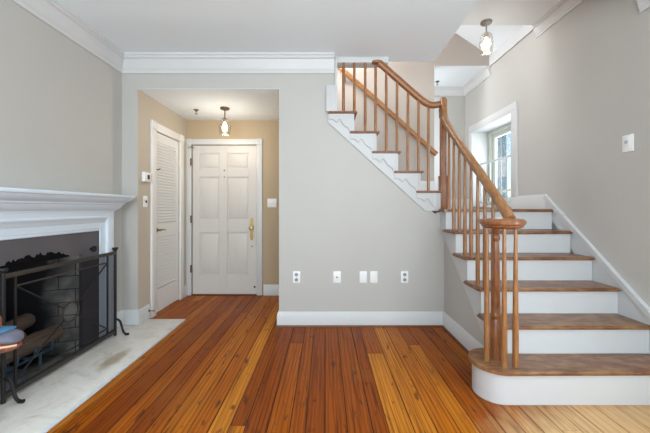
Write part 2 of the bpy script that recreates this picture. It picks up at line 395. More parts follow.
# floor: separate boards laid in one floor
def make_floor():
    bm = BM(); lay = bm.loops.layers.float_color.new('tint')
    x = -2.6
    while x < 2.6:
        wd = random.choice((0.085, 0.10, 0.105, 0.12, 0.135)); 
        y = YR-random.random()*2
        first = True
        while y < YD+0.1:
            ln = random.uniform(2.6, 4.6)
            y1 = y+ln
            y0c, y1c = max(y, YR), min(y1, YD+0.05)
            if y1c > y0c+0.02:
                t = random.random(); g = random.random()
                x0, x1 = x+0.0022, x+wd-0.0022
                fs0 = len(bm.faces); bm.faces.ensure_lookup_table()
                v = [bm.verts.new(p) for p in ((x0,y0c+.001,-0.003),(x1,y0c+.001,-0.003),(x1,y1c-.001,-0.003),(x0,y1c-.001,-0.003),
                     (x0+.0012,y0c+.002,0),(x1-.0012,y0c+.002,0),(x1-.0012,y1c-.002,0),(x0+.0012,y1c-.002,0))]
                for q in ((4,5,6,7),(0,1,5,4),(1,2,6,5),(2,3,7,6),(3,0,4,7)):
                    f = bm.faces.new([v[i] for i in q])
                    for l in f.loops: l[lay] = (t, g, 0, 1)
            y = y1
        x += wd
    # subfloor showing dark in the joints
    fs = set(bm.faces)
    box(bm, (-2.6, YR, -0.06), (2.6, YD+0.05, -0.0031))
    for f in bm.faces:
        if f not in fs: f.material_index = 1
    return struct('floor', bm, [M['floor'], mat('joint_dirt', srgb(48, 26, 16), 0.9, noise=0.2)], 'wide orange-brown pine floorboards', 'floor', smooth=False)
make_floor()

T = 0.12
bm = BM()   # left wall with the firebox hole
FX0, FX1, FZ = 1.46, 2.513, 0.806
box(bm, (XL-T, YR, 0), (XL, FX0, ZC)); box(bm, (XL-T, FX1, 0), (XL, YB+T, ZC)); box(bm, (XL-T, FX0, FZ), (XL, FX1, ZC))
struct('wall_left', bm, M['wall'], 'grey painted wall behind the fireplace', 'wall')
bm = BM()   # back wall: strip left of the foyer, lintel, panel right of it that ends in the stair slope
box(bm, (XL, YB, 0), (XF-0.004, YB+T, ZC)); box(bm, (XF-0.004, YB, ZF+0.004), (-0.46, YB+T, ZC))
prism(bm, [(-0.46, 0), (SW, 0), (SW, 1.16), (1.10, 1.12), (0.10, 2.04), (0.10, ZC), (-0.46, ZC)], 1, YB, YB+T)
struct('wall_back', bm, M['wall'], 'grey wall between the foyer opening and the stairs', 'wall')
struct('wall_stair_side', prism(BM(), [(1.93, 0), (YB+T, 0), (YB+T, 1.10), (YB, 1.0), (3.0, 0.94), (2.0, 0.062), (1.93, 0.05)], 0, SW, SW+0.06), M['wall'], 'grey wall below the front stair flight', 'wall')
bm = BM()   # foyer left wall with the louvred door opening
DL0, DL1, DZ = 3.385, 3.95, 2.03
box(bm, (XF-0.1, YB+T, 0), (XF, DL0, ZF)); box(bm, (XF-0.0035, YB+0.001, 0), (XF, YB+T, ZF)); box(bm, (XF-0.1, DL1, 0), (XF, YD, ZF)); box(bm, (XF-0.1, DL0, DZ), (XF, DL1, ZF))
box(bm, (XF-0.5, DL0-0.1, 0), (XF-0.45, DL1+0.1, ZF))
struct('wall_foyer_left', bm, M['beige'], 'foyer wall with the louvred closet door', 'wall')
bm = BM()   # door wall
DX0, DX1 = -1.805, -0.922
box(bm, (XF-0.1, YD, 0), (DX0, YD+0.12, ZF)); box(bm, (DX1, YD, 0), (XFR, YD+0.12, ZF)); box(bm, (DX0, YD, DZ+0.005), (DX1, YD+0.12, ZF))
struct('wall_foyer_back', bm, M['tan'], 'foyer wall around the front door', 'wall')
struct('wall_foyer_right', bx((XFR, YB+T, 0), (XFR+0.1, YD+0.12, ZF)), M['tan'], 'foyer wall on the stair side', 'wall')
struct('ceiling_foyer', box(bx((XF-0.1, YB+T, ZF), (XFR+0.1, YD+0.12, ZF+0.1)), (XF-0.003, YB+0.001, ZF), (-0.4605, YB+T, ZF+0.0035)), M['ceil'], 'low white ceiling of the foyer', 'ceiling')

# window opening in the right wall
WY0, WY1, WZ0, WZ1 = 3.568, 4.55, 1.20, 2.30
SY0, SY1, SZ0, SZ1 = 0.0, 1.1, 0.75, 2.4      # side window before the stairs (out of frame)
bm = BM(); TW = 0.30
box(bm, (XR, YR, 0), (XR+TW, SY0, 3.3)); box(bm, (XR, SY1, 0), (XR+TW, WY0, 3.3)); box(bm, (XR, WY1, 0), (XR+TW, YFAR+T, 3.3))
box(bm, (XR, SY0, 0), (XR+TW, SY1, SZ0)); box(bm, (XR, SY0, SZ1), (XR+TW, SY1, 3.3))
box(bm, (XR, WY0, 0), (XR+TW, WY1, WZ0)); box(bm, (XR, WY0, WZ1), (XR+TW, WY1, 3.3))
struct('wall_right', bm, M['wall'], 'tall grey wall beside the stairs', 'wall')
bm = BM()   # rear wall behind the camera with two window openings
xs = [XL-T, -1.5, -0.4, 0.5, 1.6, XR+0.3]
for a, b in ((0, 1), (2, 3), (4, 5)): box(bm, (xs[a], YR-0.1, 0), (xs[b], YR, ZC))
for a, b in ((1, 2), (3, 4)):
    box(bm, (xs[a], YR-0.1, 0), (xs[b], YR, 0.65)); box(bm, (xs[a], YR-0.1, 2.45), (xs[b], YR, ZC))
struct('wall_rear', bm, M['wall'], 'street wall behind the camera', 'wall')
# main ceiling (cut out over the stairs) and the stairwell's own
bm = BM(); CX, CY = 1.13, 2.125
box(bm, (XL-T, YR-0.1, ZC), (XR, CY, ZC+0.12)); box(bm, (XL-T, CY, ZC), (CX, YB+T, ZC+0.12))
struct('ceiling', bm, M['ceil'], 'flat white ceiling of the room', 'ceiling')
bm = BM(); YS = 3.15
box(bm, (CX-0.1, CY-0.1, ZU), (XR, YS, ZU+0.1)); box(bm, (XA, YA+0.001, ZU), (XR, YA+0.1, ZU+0.1)); box(bm, (XA-0.75, YA+0.1, ZU), (XR, YFAR+T, ZU+0.1))
box(bm, (CX-0.05, CY-0.05, ZC+0.12), (CX, YB+T, ZU)); box(bm, (CX, CY-0.05, ZC+0.12), (XR, CY, ZU))
struct('ceiling_stairwell', bm, M['ceil'], 'higher white ceiling over the stair landing', 'ceiling')
sl = (3.468-3.17)/(2.18-1.736)
bm = BM()
prism(bm, [(XR, 3.17), (1.1, 3.17+sl*1.08), (-0.31, 3.17+sl*1.08), (-0.31, 4.05), (XR, 4.05)], 1, YS-0.05, YA+0.1)
struct('ceiling_slope', bm, M['ceil'], 'sloping white ceiling of the well above the stairs', 'ceiling')
bm = BM()   # far wall of the upper flight, the piece above the alcove, the well's near wall and left end
box(bm, (-0.31, YA, 0.0), (XA, YA+0.1, 4.0)); box(bm, (XA, YA, ZU+0.001), (XR, YA+0.1, 4.0))
struct('wall_far', bm, M['far'], 'far wall behind the upper stair flight', 'wall')
bm = BM()
box(bm, (-0.31, YB+T-0.01, ZC+0.12), (CX, YB+T+0.03, 4.0)); box(bm, (CX-0.02, YS-0.05, ZU+0.1), (XR, YS, 4.0)); box(bm, (-0.31, YB+T, 1.2), (-0.26, YA, 4.0))
struct('wall_well', bm, M['far'], 'inner walls of the well above the upper flight', 'wall')
bm = BM()
box(bm, (XA-0.75, YFAR, 1.0), (XR, YFAR+T, 3.1)); box(bm, (XA-0.8, YA+0.1, 1.0), (XA-0.75, YFAR+T, 3.1))
struct('wall_alcove', bm, M['wall'], 'wall at the back of the stair landing', 'wall')

# baseboards
def bb(path, h=0.145, z=0.0, t=0.018):
    return sweep(BM(), path, [(0, z), (t, z), (t, z+h-0.03), (t-0.004, z+h-0.022), (t-0.004, z+h-0.012), (t-0.012, z+h), (0, z+h)])
def shoe(path, t=0.018):
    return sweep(BM(), path, [(t, 0.0), (t+0.014, 0.0), (t+0.012, 0.009), (t+0.004, 0.015), (t, 0.015)])
p1 = [(SW, 1.97), (SW, YB), (-0.46, YB), (-0.46, YB+T+0.05)]
struct('baseboard_back', bb(p1), M['white'], 'white baseboard along the back wall', 'baseboard')
struct('trim_shoe_back', shoe(p1), M['brown_base'], 'brown shoe moulding along the back wall', 'trim')
p2 = [(XF, 3.27), (XF, YB), (XL, YB), (XL, 2.85)]
struct('baseboard_left', bb(p2, z=0.016), M['white'], 'white baseboard between fireplace and foyer', 'baseboard')
p3 = [(XFR, YB+T), (XFR, YD), (-0.83, YD)]
struct('baseboard_foyer', bb(p3), M['white'], 'white baseboard beside the front door', 'baseboard')
p4 = [(XF+0.045, YD), (XF, YD), (XF, 4.08)]
struct('baseboard_foyer_corner', bb([(-1.865, YD), (XF, YD), (XF, 4.07)]), M['white'], 'scrap of baseboard in the foyer corner', 'baseboard')

# crown mouldings
def crown_prof(zb, zt, p):
    h = zt-zb
    return [(0, zb), (0.012, zb), (0.014, zb+0.16*h), (0.02, zb+0.2*h), (0.024, zb+0.38*h), (0.3*p+0.016, zb+0.56*h), (0.62*p, zb+0.70*h),
            (0.82*p, zb+0.76*h), (0.84*p, zb+0.86*h), (0.97*p, zb+0.90*h), (p, zt), (0, zt)]
struct('trim_crown_main', sweep(BM(), [(0.095, YB), (XL, YB), (XL, YR)], crown_prof(2.522, ZC, 0.075)), M['white'], 'white crown moulding along left and back walls', 'trim')
struct('trim_crown_right', sweep(BM(), [(XR, YR), (XR, 2.125)], crown_prof(2.525, ZC, 0.075)), M['white'], 'short end of crown moulding on the right wall', 'trim')
struct('trim_crown_stairwell', sweep(BM(), [(XR, 2.125), (XR, 3.165)], crown_prof(2.925, ZU, 0.06)), M['white'], 'crown moulding high on the stair wall', 'trim')
struct('trim_crown_alcove', sweep(BM(), [(XR, YA), (XR, YFAR), (XA-0.75, YFAR)], crown_prof(2.925, ZU, 0.07)), M['white'], 'crown moulding around the landing alcove', 'trim')
struct('trim_well_band', bx((XR-0.02, 3.165, 3.04), (XR, YA, 3.17)), M['white'], 'white band along the sloping ceiling', 'trim')
# trim where the upper flight passes the ceiling
bm = BM(); box(bm, (0.10, YB-0.022, 2.40), (0.122, YB+T+0.005, ZC-0.002), 0.003)
struct('trim_wall_end', bm, M['white'], 'white board capping the end of the back wall', 'trim')
struct('trim_soffit', bx((0.122, YB+0.005, 2.638), (0.64, YB+T+0.012, ZC-0.001), 0.008), M['white'], 'white trim under the ceiling edge over the upper flight', 'trim')

# ------------------------------------------------------------------ doors
def rosette(bm, c, ax, s, r):
    pass
def casing(parent, mtl, name, a0, a1, z1, wd, face, axis, out):
    """flat casing legs, head and corner blocks round an opening. axis 'x': wall facing -y at y=face ; 'y': wall facing +x at x=face"""
    def B(a, b, z0, zz, t0=0.0, t1=0.02, bev=0.004):
        if axis == 'x': return bx((a, face-t1, z0), (b, face-t0, zz), bev)
        return bx((face+t0, a, z0), (face+t1, b, zz), bev)
    obj('casing', B(a0-wd, a0, 0.001, z1), mtl, parent); obj('casing', B(a1, a1+wd, 0.001, z1), mtl, parent)
    obj('head_casing', B(a0, a1, z1, z1+wd), mtl, parent)
    for c in (a0-wd/2, a1+wd/2):
        blk = obj('corner_block', B(c-wd/2-0.002, c+wd/2+0.002, z1-0.002, z1+wd+0.004, 0, 0.026), mtl, parent)
        bm = BM(); pr = [(0.036, 0.0), (0.036, 0.006), (0.026, 0.008), (0.022, 0.003), (0.012, 0.003), (0.008, 0.007), (0.001, 0.008)]
        if axis == 'x': lathe(bm, [(r, -h) for r, h in pr], (c, face-0.026, z1+wd/2), 20, 'y')
        else: lathe(bm, pr, (face+0.026, c, z1+wd/2), 20, 'x')
        obj('rosette', bm, mtl, blk)

# front door (six panels)
d1 = thing('door_1', 'white six-panel front door at the back of the foyer', 'door', ((DX0+DX1)/2, YD, 0)); d1['kind'] = 'structure'
casing(d1, M['white'], 'casing', DX0, DX1, DZ+0.005, 0.075, YD, 'x', -1)
bm = BM(); yf = YD+0.012
ax0, ax1 = DX0+0.006, DX1-0.006
cols = [((199.5-325)/73.5, (220-325)/73.5), ((227.5-325)/73.5, (249-325)/73.5)]
rows = [(0.27, 0.85), (1.02, 1.60), (1.715, 1.925)]
box(bm, (ax0, yf+0.012, 0.012), (ax1, yf+0.04, DZ))
def stile(a, b, z0, z1): box(bm, (a, yf, z0), (b, yf+0.014, z1), 0.003, 1)
stile(ax0, cols[0][0], 0.012, DZ); stile(cols[0][1], cols[1][0], 0.012, DZ); stile(cols[1][1], ax1, 0.012, DZ)
zz = [0.012]+[v for r in rows for v in r]+[DZ]
for c in cols:
    for i in range(0, len(zz), 2): stile(c[0], c[1], zz[i], zz[i+1])
slab = obj('slab', bm, M['door'], d1)
for c in cols:
    for r in rows: obj('panel', bx((c[0]+0.022, yf+0.004, r[0]+0.022), (c[1]-0.022, yf+0.013, r[1]-0.022), 0.006), M['door'], slab)
bm = BM(); hx = (252-325)/73.4; hz = EYE+(208-230)/73.4
hp = [(0.010, 0.165), (0.020, 0.15), (0.021, 0.12), (0.016, 0.10), (0.023, 0.08), (0.026, 0.03), (0.023, -0.02), (0.017, -0.04), (0.022, -0.06), (0.022, -0.10), (0.018, -0.125), (0.008, -0.14)]
prism(bm, [(hx+a, hz+b) for a, b in hp]+[(hx-a, hz+b) for a, b in hp[::-1]], 1, yf-0.006, yf+0.001)
e = obj('escutcheon', bm, M['brass'], d1)
lathe_b = lathe(BM(), [(0.012, 0.0), (0.012, -0.03), (0.024, -0.034), (0.029, -0.048), (0.024, -0.062), (0.004, -0.066)], (hx, yf-0.004, hz+0.03), 18, 'y')
obj('knob', lathe_b, M['brass'], e)
obj('thumb_turn', bx((hx-0.006, yf-0.02, hz-0.09), (hx+0.006, yf-0.004, hz-0.06), 0.002), M['brass'], e)
obj('keyhole_plate', lathe(BM(), [(0.013, 0.0), (0.013, -0.006), (0.002, -0.007)], (hx+0.005, yf, hz-0.22), 14, 'y'), M['nickel'], d1)
obj('peephole', lathe(BM(), [(0.011, 0.0), (0.011, -0.005), (0.003, -0.006)], (-1.365, yf, 1.69), 14, 'y'), M['bronze'], d1)
obj('peephole', lathe(BM(), [(0.008, 0.0), (0.008, -0.005), (0.003, -0.006)], (-1.365, yf, 1.60), 14, 'y'), M['bronze'], d1)
obj('door_stop', lathe(BM(), [(0.014, 0.0), (0.012, -0.02), (0.004, -0.03)], (-0.955, yf, 0.11), 12, 'y'), M['bronze'], d1)
for z in (0.36, 1.03, 1.80):
    obj('hinge', box(lathe(BM(), [(0.008, -0.05), (0.008, 0.05)], (DX0+0.002, YD-0.024, z), 10), (DX0-0.012, YD-0.023, z-0.048), (DX0+0.012, YD-0.018, z+0.048)), M['bronze'], d1)
obj('threshold', bx((DX0, YD-0.02, 0.0005), (DX1, YD+0.1, 0.014), 0.004), M['brown_base'], d1)
bm = tube(BM(), [(XF+0.03, YD-0.03, 1.985), (XF+0.055, YD-0.035, 2.0), (XF+0.11, YD-0.034, 1.99)], 0.006, 8)
obj('latch_hook', bm, M['brass'], d1)

# louvred closet door
d2 = thing('door_2', 'white louvred closet door on the foyer left wall', 'door', (XF, (DL0+DL1)/2, 0)); d2['kind'] = 'structure'
casing(d2, M['closet_white'], 'casing', DL0, DL1, DZ, 0.09, XF, 'y', 1)
xf = XF-0.006; y0, y1 = DL0+0.004, DL1-0.004
bm = BM()
def st(a, b, z0, z1): box(bm, (xf-0.03, a, z0), (xf, b, z1), 0.003, 1)
sw = 0.055
st(y0, y0+sw, 0.012, DZ-0.003); st(y1-sw, y1, 0.012, DZ-0.003)
st(y0+sw, y1-sw, 0.012, 0.27); st(y0+sw, y1-sw, 0.86, 1.01); st(y0+sw, y1-sw, 1.92, DZ-0.003)
fr = obj('door_frame', bm, M['closet_white'], d2)
for za, zb in ((0.27, 0.86), (1.01, 1.92)):
    bm = BM(); z = za+0.008
    while z < zb-0.012:
        prism(bm, [(xf-0.003, z), (xf-0.001, z+0.002), (xf-0.004, z+0.027), (xf-0.008, z+0.030), (xf-0.030, z+0.040), (xf-0.030, z+0.030), (xf-0.014, z+0.008)], 1, y0+sw-0.004, y1-sw+0.004)
        z += 0.0335
    box(bm, (xf-0.034, y0+sw, za), (xf-0.0305, y1-sw, zb))
    obj('louver_panel', bm, M['closet_white'], fr)
hz = EYE-22*3.44/308; hy = 3.43
kn = obj('door_rose', lathe(BM(), [(0.026, 0.0), (0.026, 0.006), (0.012, 0.01), (0.012, 0.05)], (xf, hy, hz), 18, 'x'), M['brass'], d2)
obj('lever', tube(BM(), [(xf+0.045, hy, hz), (xf+0.05, hy+0.04, hz+0.004), (xf+0.05, hy+0.10, hz-0.006)], [0.011, 0.009, 0.006], 10), M['brass'], kn)
obj('hook', tube(BM(), [(xf, 3.42, 1.61), (xf+0.03, 3.42, 1.605), (xf+0.035, 3.44, 1.62)], 0.006, 8), M['bronze'], d2)
for z in (0.30, 1.05, 1.75):
    obj('hinge', lathe(BM(), [(0.007, -0.04), (0.007, 0.04)], (XF+0.006, DL1+0.002, z), 10), M['closet_white'], d2)

# ------------------------------------------------------------------ stair window
wn = thing('window_1', 'deep-set window with white casing beside the landing', 'window', (XR, (WY0+WY1)/2, WZ0)); wn['kind'] = 'structure'
c = 0.095
def rw(name, y0, y1, z0, z1, x0, x1, bev=0.004, m='white', par=None): return obj(name, bx((x0, y0, z0), (x1, y1, z1), bev), M[m], par or wn)
rw('casing', WY0-c, WY0, 1.315, WZ1, XR-0.022, XR); rw('casing', WY1, WY1+c-0.02, 1.315, WZ1, XR-0.022, XR); rw('head_casing', WY0-c, WY1+c-0.02, WZ1, WZ1+0.09, XR-0.024, XR)
rw('reveal_liner', WY0-0.001, WY0+0.012, WZ0, WZ1, XR-0.02, XR+0.24, 0.001); rw('reveal_liner', WY1-0.012, WY1+0.001, WZ0, WZ1, XR-0.02, XR+0.24, 0.001)
rw('reveal_liner', WY0, WY1, WZ1-0.012, WZ1+0.001, XR-0.02, XR+0.24, 0.001); rw('sill', WY0, WY1, WZ0-0.012, WZ0+0.012, XR-0.02, XR+0.24, 0.002)
xg = XR+0.235
rw('window_frame', WY0, WY0+0.06, WZ0, WZ1, xg-0.01, xg+0.06, m='frame_grey'); rw('window_frame', WY1-0.09, WY1, WZ0, WZ1, xg-0.01, xg+0.06, m='frame_grey')
rw('window_frame', WY0+0.0605, WY1-0.0905, WZ1-0.07, WZ1, xg-0.01, xg+0.06, m='frame_grey'); rw('window_frame', WY0+0.0605, WY1-0.0905, WZ0, WZ0+0.05, xg-0.01, xg+0.06, m='frame_grey')
s = obj('sash', box(box(box(box(box(BM(), (xg+0.012, WY0+0.06, WZ0+0.05), (xg+0.045, WY0+0.11, WZ1-0.07)), (xg+0.012, WY1-0.15, WZ0+0.05), (xg+0.045, WY1-0.09, WZ1-0.07)),
     (xg+0.012, WY0+0.11, WZ1-0.12), (xg+0.045, WY1-0.15, WZ1-0.07)), (xg+0.012, WY0+0.11, WZ0+0.05), (xg+0.045, WY1-0.15, WZ0+0.12)), (xg+0.012, WY0+0.11, 1.40), (xg+0.045, WY1-0.15, 1.43)), M['frame_grey'], wn)
obj('pane', bx((xg+0.026, WY0+0.11, WZ0+0.12), (xg+0.030, WY1-0.15, WZ1-0.12)), M['glass'], s)
# guard rail across the window
gx = 2.25
g = thing('window_guard', 'white metal guard rail of thin rods across the stair window', 'guard rail', (gx, (WY0+WY1)/2, WZ0+0.012))
obj('top_rail', bx((gx-0.012, WY0+0.0125, 1.797), (gx+0.012, WY1-0.0125, 1.822), 0.004), M['guard'], g)
obj('bottom_rail', bx((gx-0.01, WY0+0.0125, 1.25), (gx+0.01, WY1-0.0125, 1.27), 0.003), M['guard'], g)
for i in range(7):
    y = 4.45-0.128*i
    obj('rod', lathe(BM(), [(0.0085, 0), (0.0085, 0.534)], (gx, y, 1.265), 10), M['guard'], g)

# side window (out of frame) and street windows: simple sashes
def simple_window(name, label, horiz, a0, a1, z0, z1, face):
    t = thing(name, label, 'window', ((a0+a1)/2, face, z0) if horiz else (face, (a0+a1)/2, z0)); t['kind'] = 'structure'
    def B(a, b, c0, d0, e=0.02):
        return bx((a, face-e, c0), (b, face+e, d0), 0.003) if horiz else bx((face-e, a, c0), (face+e, b, d0), 0.003)
    f = obj('sash', B(a0, a0+0.05, z0, z1), M['white'], t)
    obj('sash', B(a1-0.05, a1, z0, z1), M['white'], t); obj('sash', B(a0+.05, a1-.05, z1-0.05, z1), M['white'], t)
    obj('sash', B(a0+.05, a1-.05, z0, z0+0.05), M['white'], t); obj('meeting_rail', B(a0+.05, a1-.05, (z0+z1)/2-0.02, (z0+z1)/2+0.02), M['white'], t)
    obj('pane', B(a0+.05, a1-.05, z0+.05, z1-.05, 0.002), M['glass'], t)
simple_window('window_2', 'side window before the stairs', False, SY0, SY1, SZ0, SZ1, XR+0.2)
simple_window('window_3', 'left street window behind the camera', True, -1.5, -0.4, 0.65, 2.45, YR-0.05)
simple_window('window_4', 'right street window behind the camera', True, 0.5, 1.6, 0.65, 2.45, YR-0.05)

# opening casing on the far alcove wall
struct('trim_alcove_casing', bx((1.68, YFAR-0.02, 1.17), (1.80, YFAR, 2.91), 0.004), M['white'], 'white casing on the alcove wall', 'trim')

# ------------------------------------------------------------------ staircase
R, RUN = 0.212, 0.22
nose = [None, 1.80, 2.02, 2.24, 2.46, 2.68, 2.90]
zt = [0]+[R+0.1916*k for k in range(5)]+[1.17]
st_ = thing('staircase', 'L-shaped staircase with brown wooden treads and white painted risers', 'staircase', (1.67, 2.5, 0))
TL = 1.115; SX = 1.15; TH = 0.026; XS = XR-0.022
# bottom step with the rounded end
cx_, cy_, r_ = 1.092, 1.977, 0.135
def bull(r, y_front, back, xr):
    pts = [(xr, y_front)]
    for i in range(25):
        a = -math.pi/2-math.pi*i/24*1.0
        pts.append((cx_+r*math.cos(a), cy_+r*math.sin(a)))
    pts += [(SX+0.02, cy_+r), (SX+0.02, back), (xr, back)]
    return pts
obj('riser', prism(BM(), bull(r_, cy_-r_, 2.04, XS), 2, 0.001, R-TH), M['stair_white'], st_)
bm = prism(BM(), bull(r_+0.022, cy_-r_-0.022, 2.05, XS), 2, R-TH, R)
bmesh.ops.bevel(bm, geom=[e for e in bm.edges if abs(e.verts[0].co.z-e.verts[1].co.z) < 1e-5], offset=0.009, segments=3, affect='EDGES')
obj('tread', bm, M['tread'], st_)
for k in range(2, 7):
    y = nose[k]; z = zt[k]
    obj('riser', bx((SX+0.003, y+0.0285, zt[k-1]), (XS, y+0.05, z-TH), 0.001, 1), M['stair_white'], st_)
    if k < 6:
        rr = 0.035
        pts = [(XS, y)]+[(TL+rr-rr*math.sin(a*math.pi/8), y+rr-rr*math.cos(a*math.pi/8)) for a in range(5)]+[(TL, y+RUN+0.028), (SX+0.0, y+RUN+0.028), (SX, y+RUN+0.045), (XS, y+RUN+0.045)]
        bm = prism(BM(), pts, 2, z-TH, z)
        bmesh.ops.bevel(bm, geom=[e for e in bm.edges if abs(e.verts[0].co.z-e.verts[1].co.z) < 1e-5], offset=0.009, segments=3, affect='EDGES')
        obj('tread', bm, M['tread'], st_)
# landing
LZ = 1.17
pts = [(XS, 2.90), (TL+0.03, 2.90), (TL+0.01, 2.91), (TL, 2.93), (TL, YB-0.045), (1.21, YB-0.045), (1.21, YFAR-0.002), (XR-0.005, YFAR-0.002), (XR-0.005, 3.0), (XS, 3.0)]
bm = prism(BM(), pts, 2, LZ-TH, LZ)
bmesh.ops.bevel(bm, geom=[e for e in bm.edges if abs(e.verts[0].co.z-e.verts[1].co.z) < 1e-5], offset=0.008, segments=2, affect='EDGES')
obj('landing', bm, M['tread'], st_)
obj('landing_apron', bx((SX+0.02, YB-0.03, LZ-0.06), (1.25, YB+0.9, LZ-TH)), M['stair_white'], st_)
# left stringer of the front flight: stepped top, sloping foot
lo = lambda y: 0.92+(y-3.0)*0.878
top = [(2.068, R-0.004)]
for k in range(2, 6):
    top += [(nose[k]+0.029, zt[k-1]-0.004 if k == 2 else zt[k-1]-TH+0.001), (nose[k]+0.029, zt[k]-TH-0.0005)]
top += [(2.929, zt[5]-TH+0.001), (2.929, LZ-TH-0.0005), (YB-0.001, LZ-TH-0.0005), (YB-0.001, lo(YB))]
top[0] = (2.13, R-0.004); top[1] = (2.132, R-0.002); top.insert(2, (2.132, R+0.001)); 
pts = [(2.049, R+0.0005), (2.049, zt[2]-TH-0.0005)]
for k in range(3, 7):
    pts += [(nose[k]+0.029, zt[k-1]-TH-0.0005), (nose[k]+0.029, zt[k]-TH-0.0005)]
pts += [(YB-0.002, LZ-TH-0.0005), (YB-0.002, lo(YB)), (3.0, lo(3.0)), (2.18, lo(2.18)), (2.18, R+0.0005)]
obj('stringer', prism(BM(), pts, 0, SX, SW-0.001), M['stair_white'], st_)
# body of the front flight so no light leaks under the treads
# right skirt board with cap
sk = lambda y: 1.30-(3.02-y)*0.835
pts = [(1.80, 0.001), (1.80, sk(1.80)+0.0), (3.02, 1.30), (3.02, 1.15), (2.2, 0.3), (2.0, 0.001)]
obj('skirt_board', prism(BM(), pts, 0, XR-0.020, XR-0.001), M['stair_white'], st_)
dv = Vector((3.02-1.80, 1.30-sk(1.80))).normalized(); nv = Vector((-dv.y, dv.x))
a = Vector((1.80, sk(1.80))); b = Vector((3.02, 1.30))
obj('skirt_cap', prism(BM(), [tuple(a-nv*0.03), tuple(b-nv*0.03), tuple(b+nv*0.006), tuple(a+nv*0.006)], 0, XR-0.034, XR-0.001), M['stair_white'], st_)
struct('baseboard_landing', sweep(BM(), [(XR, 3.02), (XR, WY0-0.001)], [(0, LZ), (0.022, LZ), (0.022, LZ+0.12), (0.012, LZ+0.145), (0, LZ+0.145)]), M['white'], 'white baseboard on the landing before the window', 'baseboard')
struct('baseboard_alcove', sweep(BM(), [(XR, WY1), (XR, YFAR), (1.80, YFAR)], [(0, LZ), (0.02, LZ), (0.02, LZ+0.12), (0.012, LZ+0.145), (0, LZ+0.145)]), M['white'], 'white baseboard at the back of the landing', 'baseboard')
struct('baseboard_far', sweep(BM(), [(XA, YA), (0.9, YA)], [(0, 1.3), (0.02, 1.3), (0.02, 1.50), (0.012, 1.53), (0, 1.53)]), M['white'], 'white baseboard on the far stair wall', 'baseboard')

# upper flight
YT = YB-0.040
ux = [1.1875, 0.979, 0.755, 0.541, 0.319]; uz = [1.352, 1.549, 1.746, 1.943, 2.140]
ul = [(416.7-325)/101.3, (394.3-325)/101.3, (372.0-325)/101.3, (349.9-325)/101.3, (328.2-325)/101.3]
for i in range(5):
    x1 = ux[i]; x0 = ul[i]; z = uz[i]; TU = 0.023
    if i == 0:   # notched round the corner newel
        pts = [(x0, YT), (x1, YT), (x1, YB-0.012), (1.135, YB-0.012), (1.135, YB+0.1), (x1, YB+0.1), (x1, YA-0.002), (x0, YA-0.002)]
    else: pts = [(x0, YT), (x1, YT), (x1, YA-0.002), (x0, YA-0.002)]
    bm = prism(BM(), pts, 2, z-TU, z)
    bmesh.ops.bevel(bm, geom=[e for e in bm.edges if abs(e.verts[0].co.z-e.verts[1].co.z) < 1e-5], offset=0.007, segments=2, affect='EDGES')
    obj('upper_tread', bm, M['tread_y'], st_)
    z0 = LZ if i == 0 else uz[i-1]
    xr = x1-0.028
    if i == 0: obj('upper_riser', bx((xr-0.02, YB+0.1, z0), (xr, YA-0.002, z-TU-0.0005)), M['stair_white'], st_)
    else: obj('upper_riser', bx((xr-0.02, YB-0.02, z0), (xr, YA-0.002, z-TU-0.0005)), M['stair_white'], st_)
obj('upper_riser', bx((0.012, YB-0.024, 2.1405), (0.122, YB-0.0005, 2.40), 0.003), M['stair_white'], st_)
obj('upper_riser', bx((0.100, YB+T+0.004, 2.1405), (0.122, YA-0.002, 2.40)), M['stair_white'], st_)
ly = lambda x: 2.03-(x-0.033)*0.905
pts = [(0.033, 2.03), (0.033, 2.1165)]
for i in range(4, -1, -1):
    xr = ux[i]-0.028; lowz = uz[i-1]-TU-0.0005 if i > 0 else LZ+0.0005
    if i == 0: xr = 1.135
    pts += [(xr, uz[i]-TU-0.0005), (xr, lowz)]
pts[-1] = (1.135, 1.152); pts += [(0.997, 1.152)]
obj('stringer', prism(BM(), pts, 1, YB-0.016, YB-0.0005), M['stair_white'], st_)
obj('corner_panel', bx((1.09, YB-0.026, LZ+0.001), (1.146, YB-0.017, uz[0]-TU-0.001), 0.001), M['stair_white'], st_)
# scrolled brackets
wave = [(0.0, 0.0), (0.18, 0.01), (0.28, -0.05), (0.36, -0.20), (0.44, -0.13), (0.50, 0.02), (0.57, 0.0), (0.64, -0.16), (0.74, -0.34), (0.86, -0.46), (0.97, -0.50), (1.0, -0.64)]
for i in range(5):
    xl = ul[i]+0.006; xr = ux[i]-0.030
    if i == 0: xr = 1.134
    zt_ = uz[i]-TU-0.001; span = (ux[i]-0.03-ul[i]-0.006)*0.80; hb = 0.055
    pts = [(xl, zt_), (xl, zt_-hb)]
    for a, b in smooth_path([(u*span+xl, zt_-hb+v*0.19, 0) for u, v in wave], 1) and [(p.x, p.z if False else p.y) for p in smooth_path([(u*span+xl, zt_-hb+v*0.17, 0) for u, v in wave], 1)][1:]:
        pts.append((a, b))
    pts += [(min(xr, xl+span+0.03), pts[-1][1]), (min(xr, xl+span+0.03), zt_)]
    bm = prism(BM(), pts, 1, YB-0.0235, YB-0.0162)
    bk = obj('bracket', bm, M['stair_white'], st_)
    wv = pts[1:-2]; bd = obj('bracket_edge', tube(BM(), [(a, YB-0.0225, b) for a, b in wv], 0.0026, 6), M['bead'], bk)

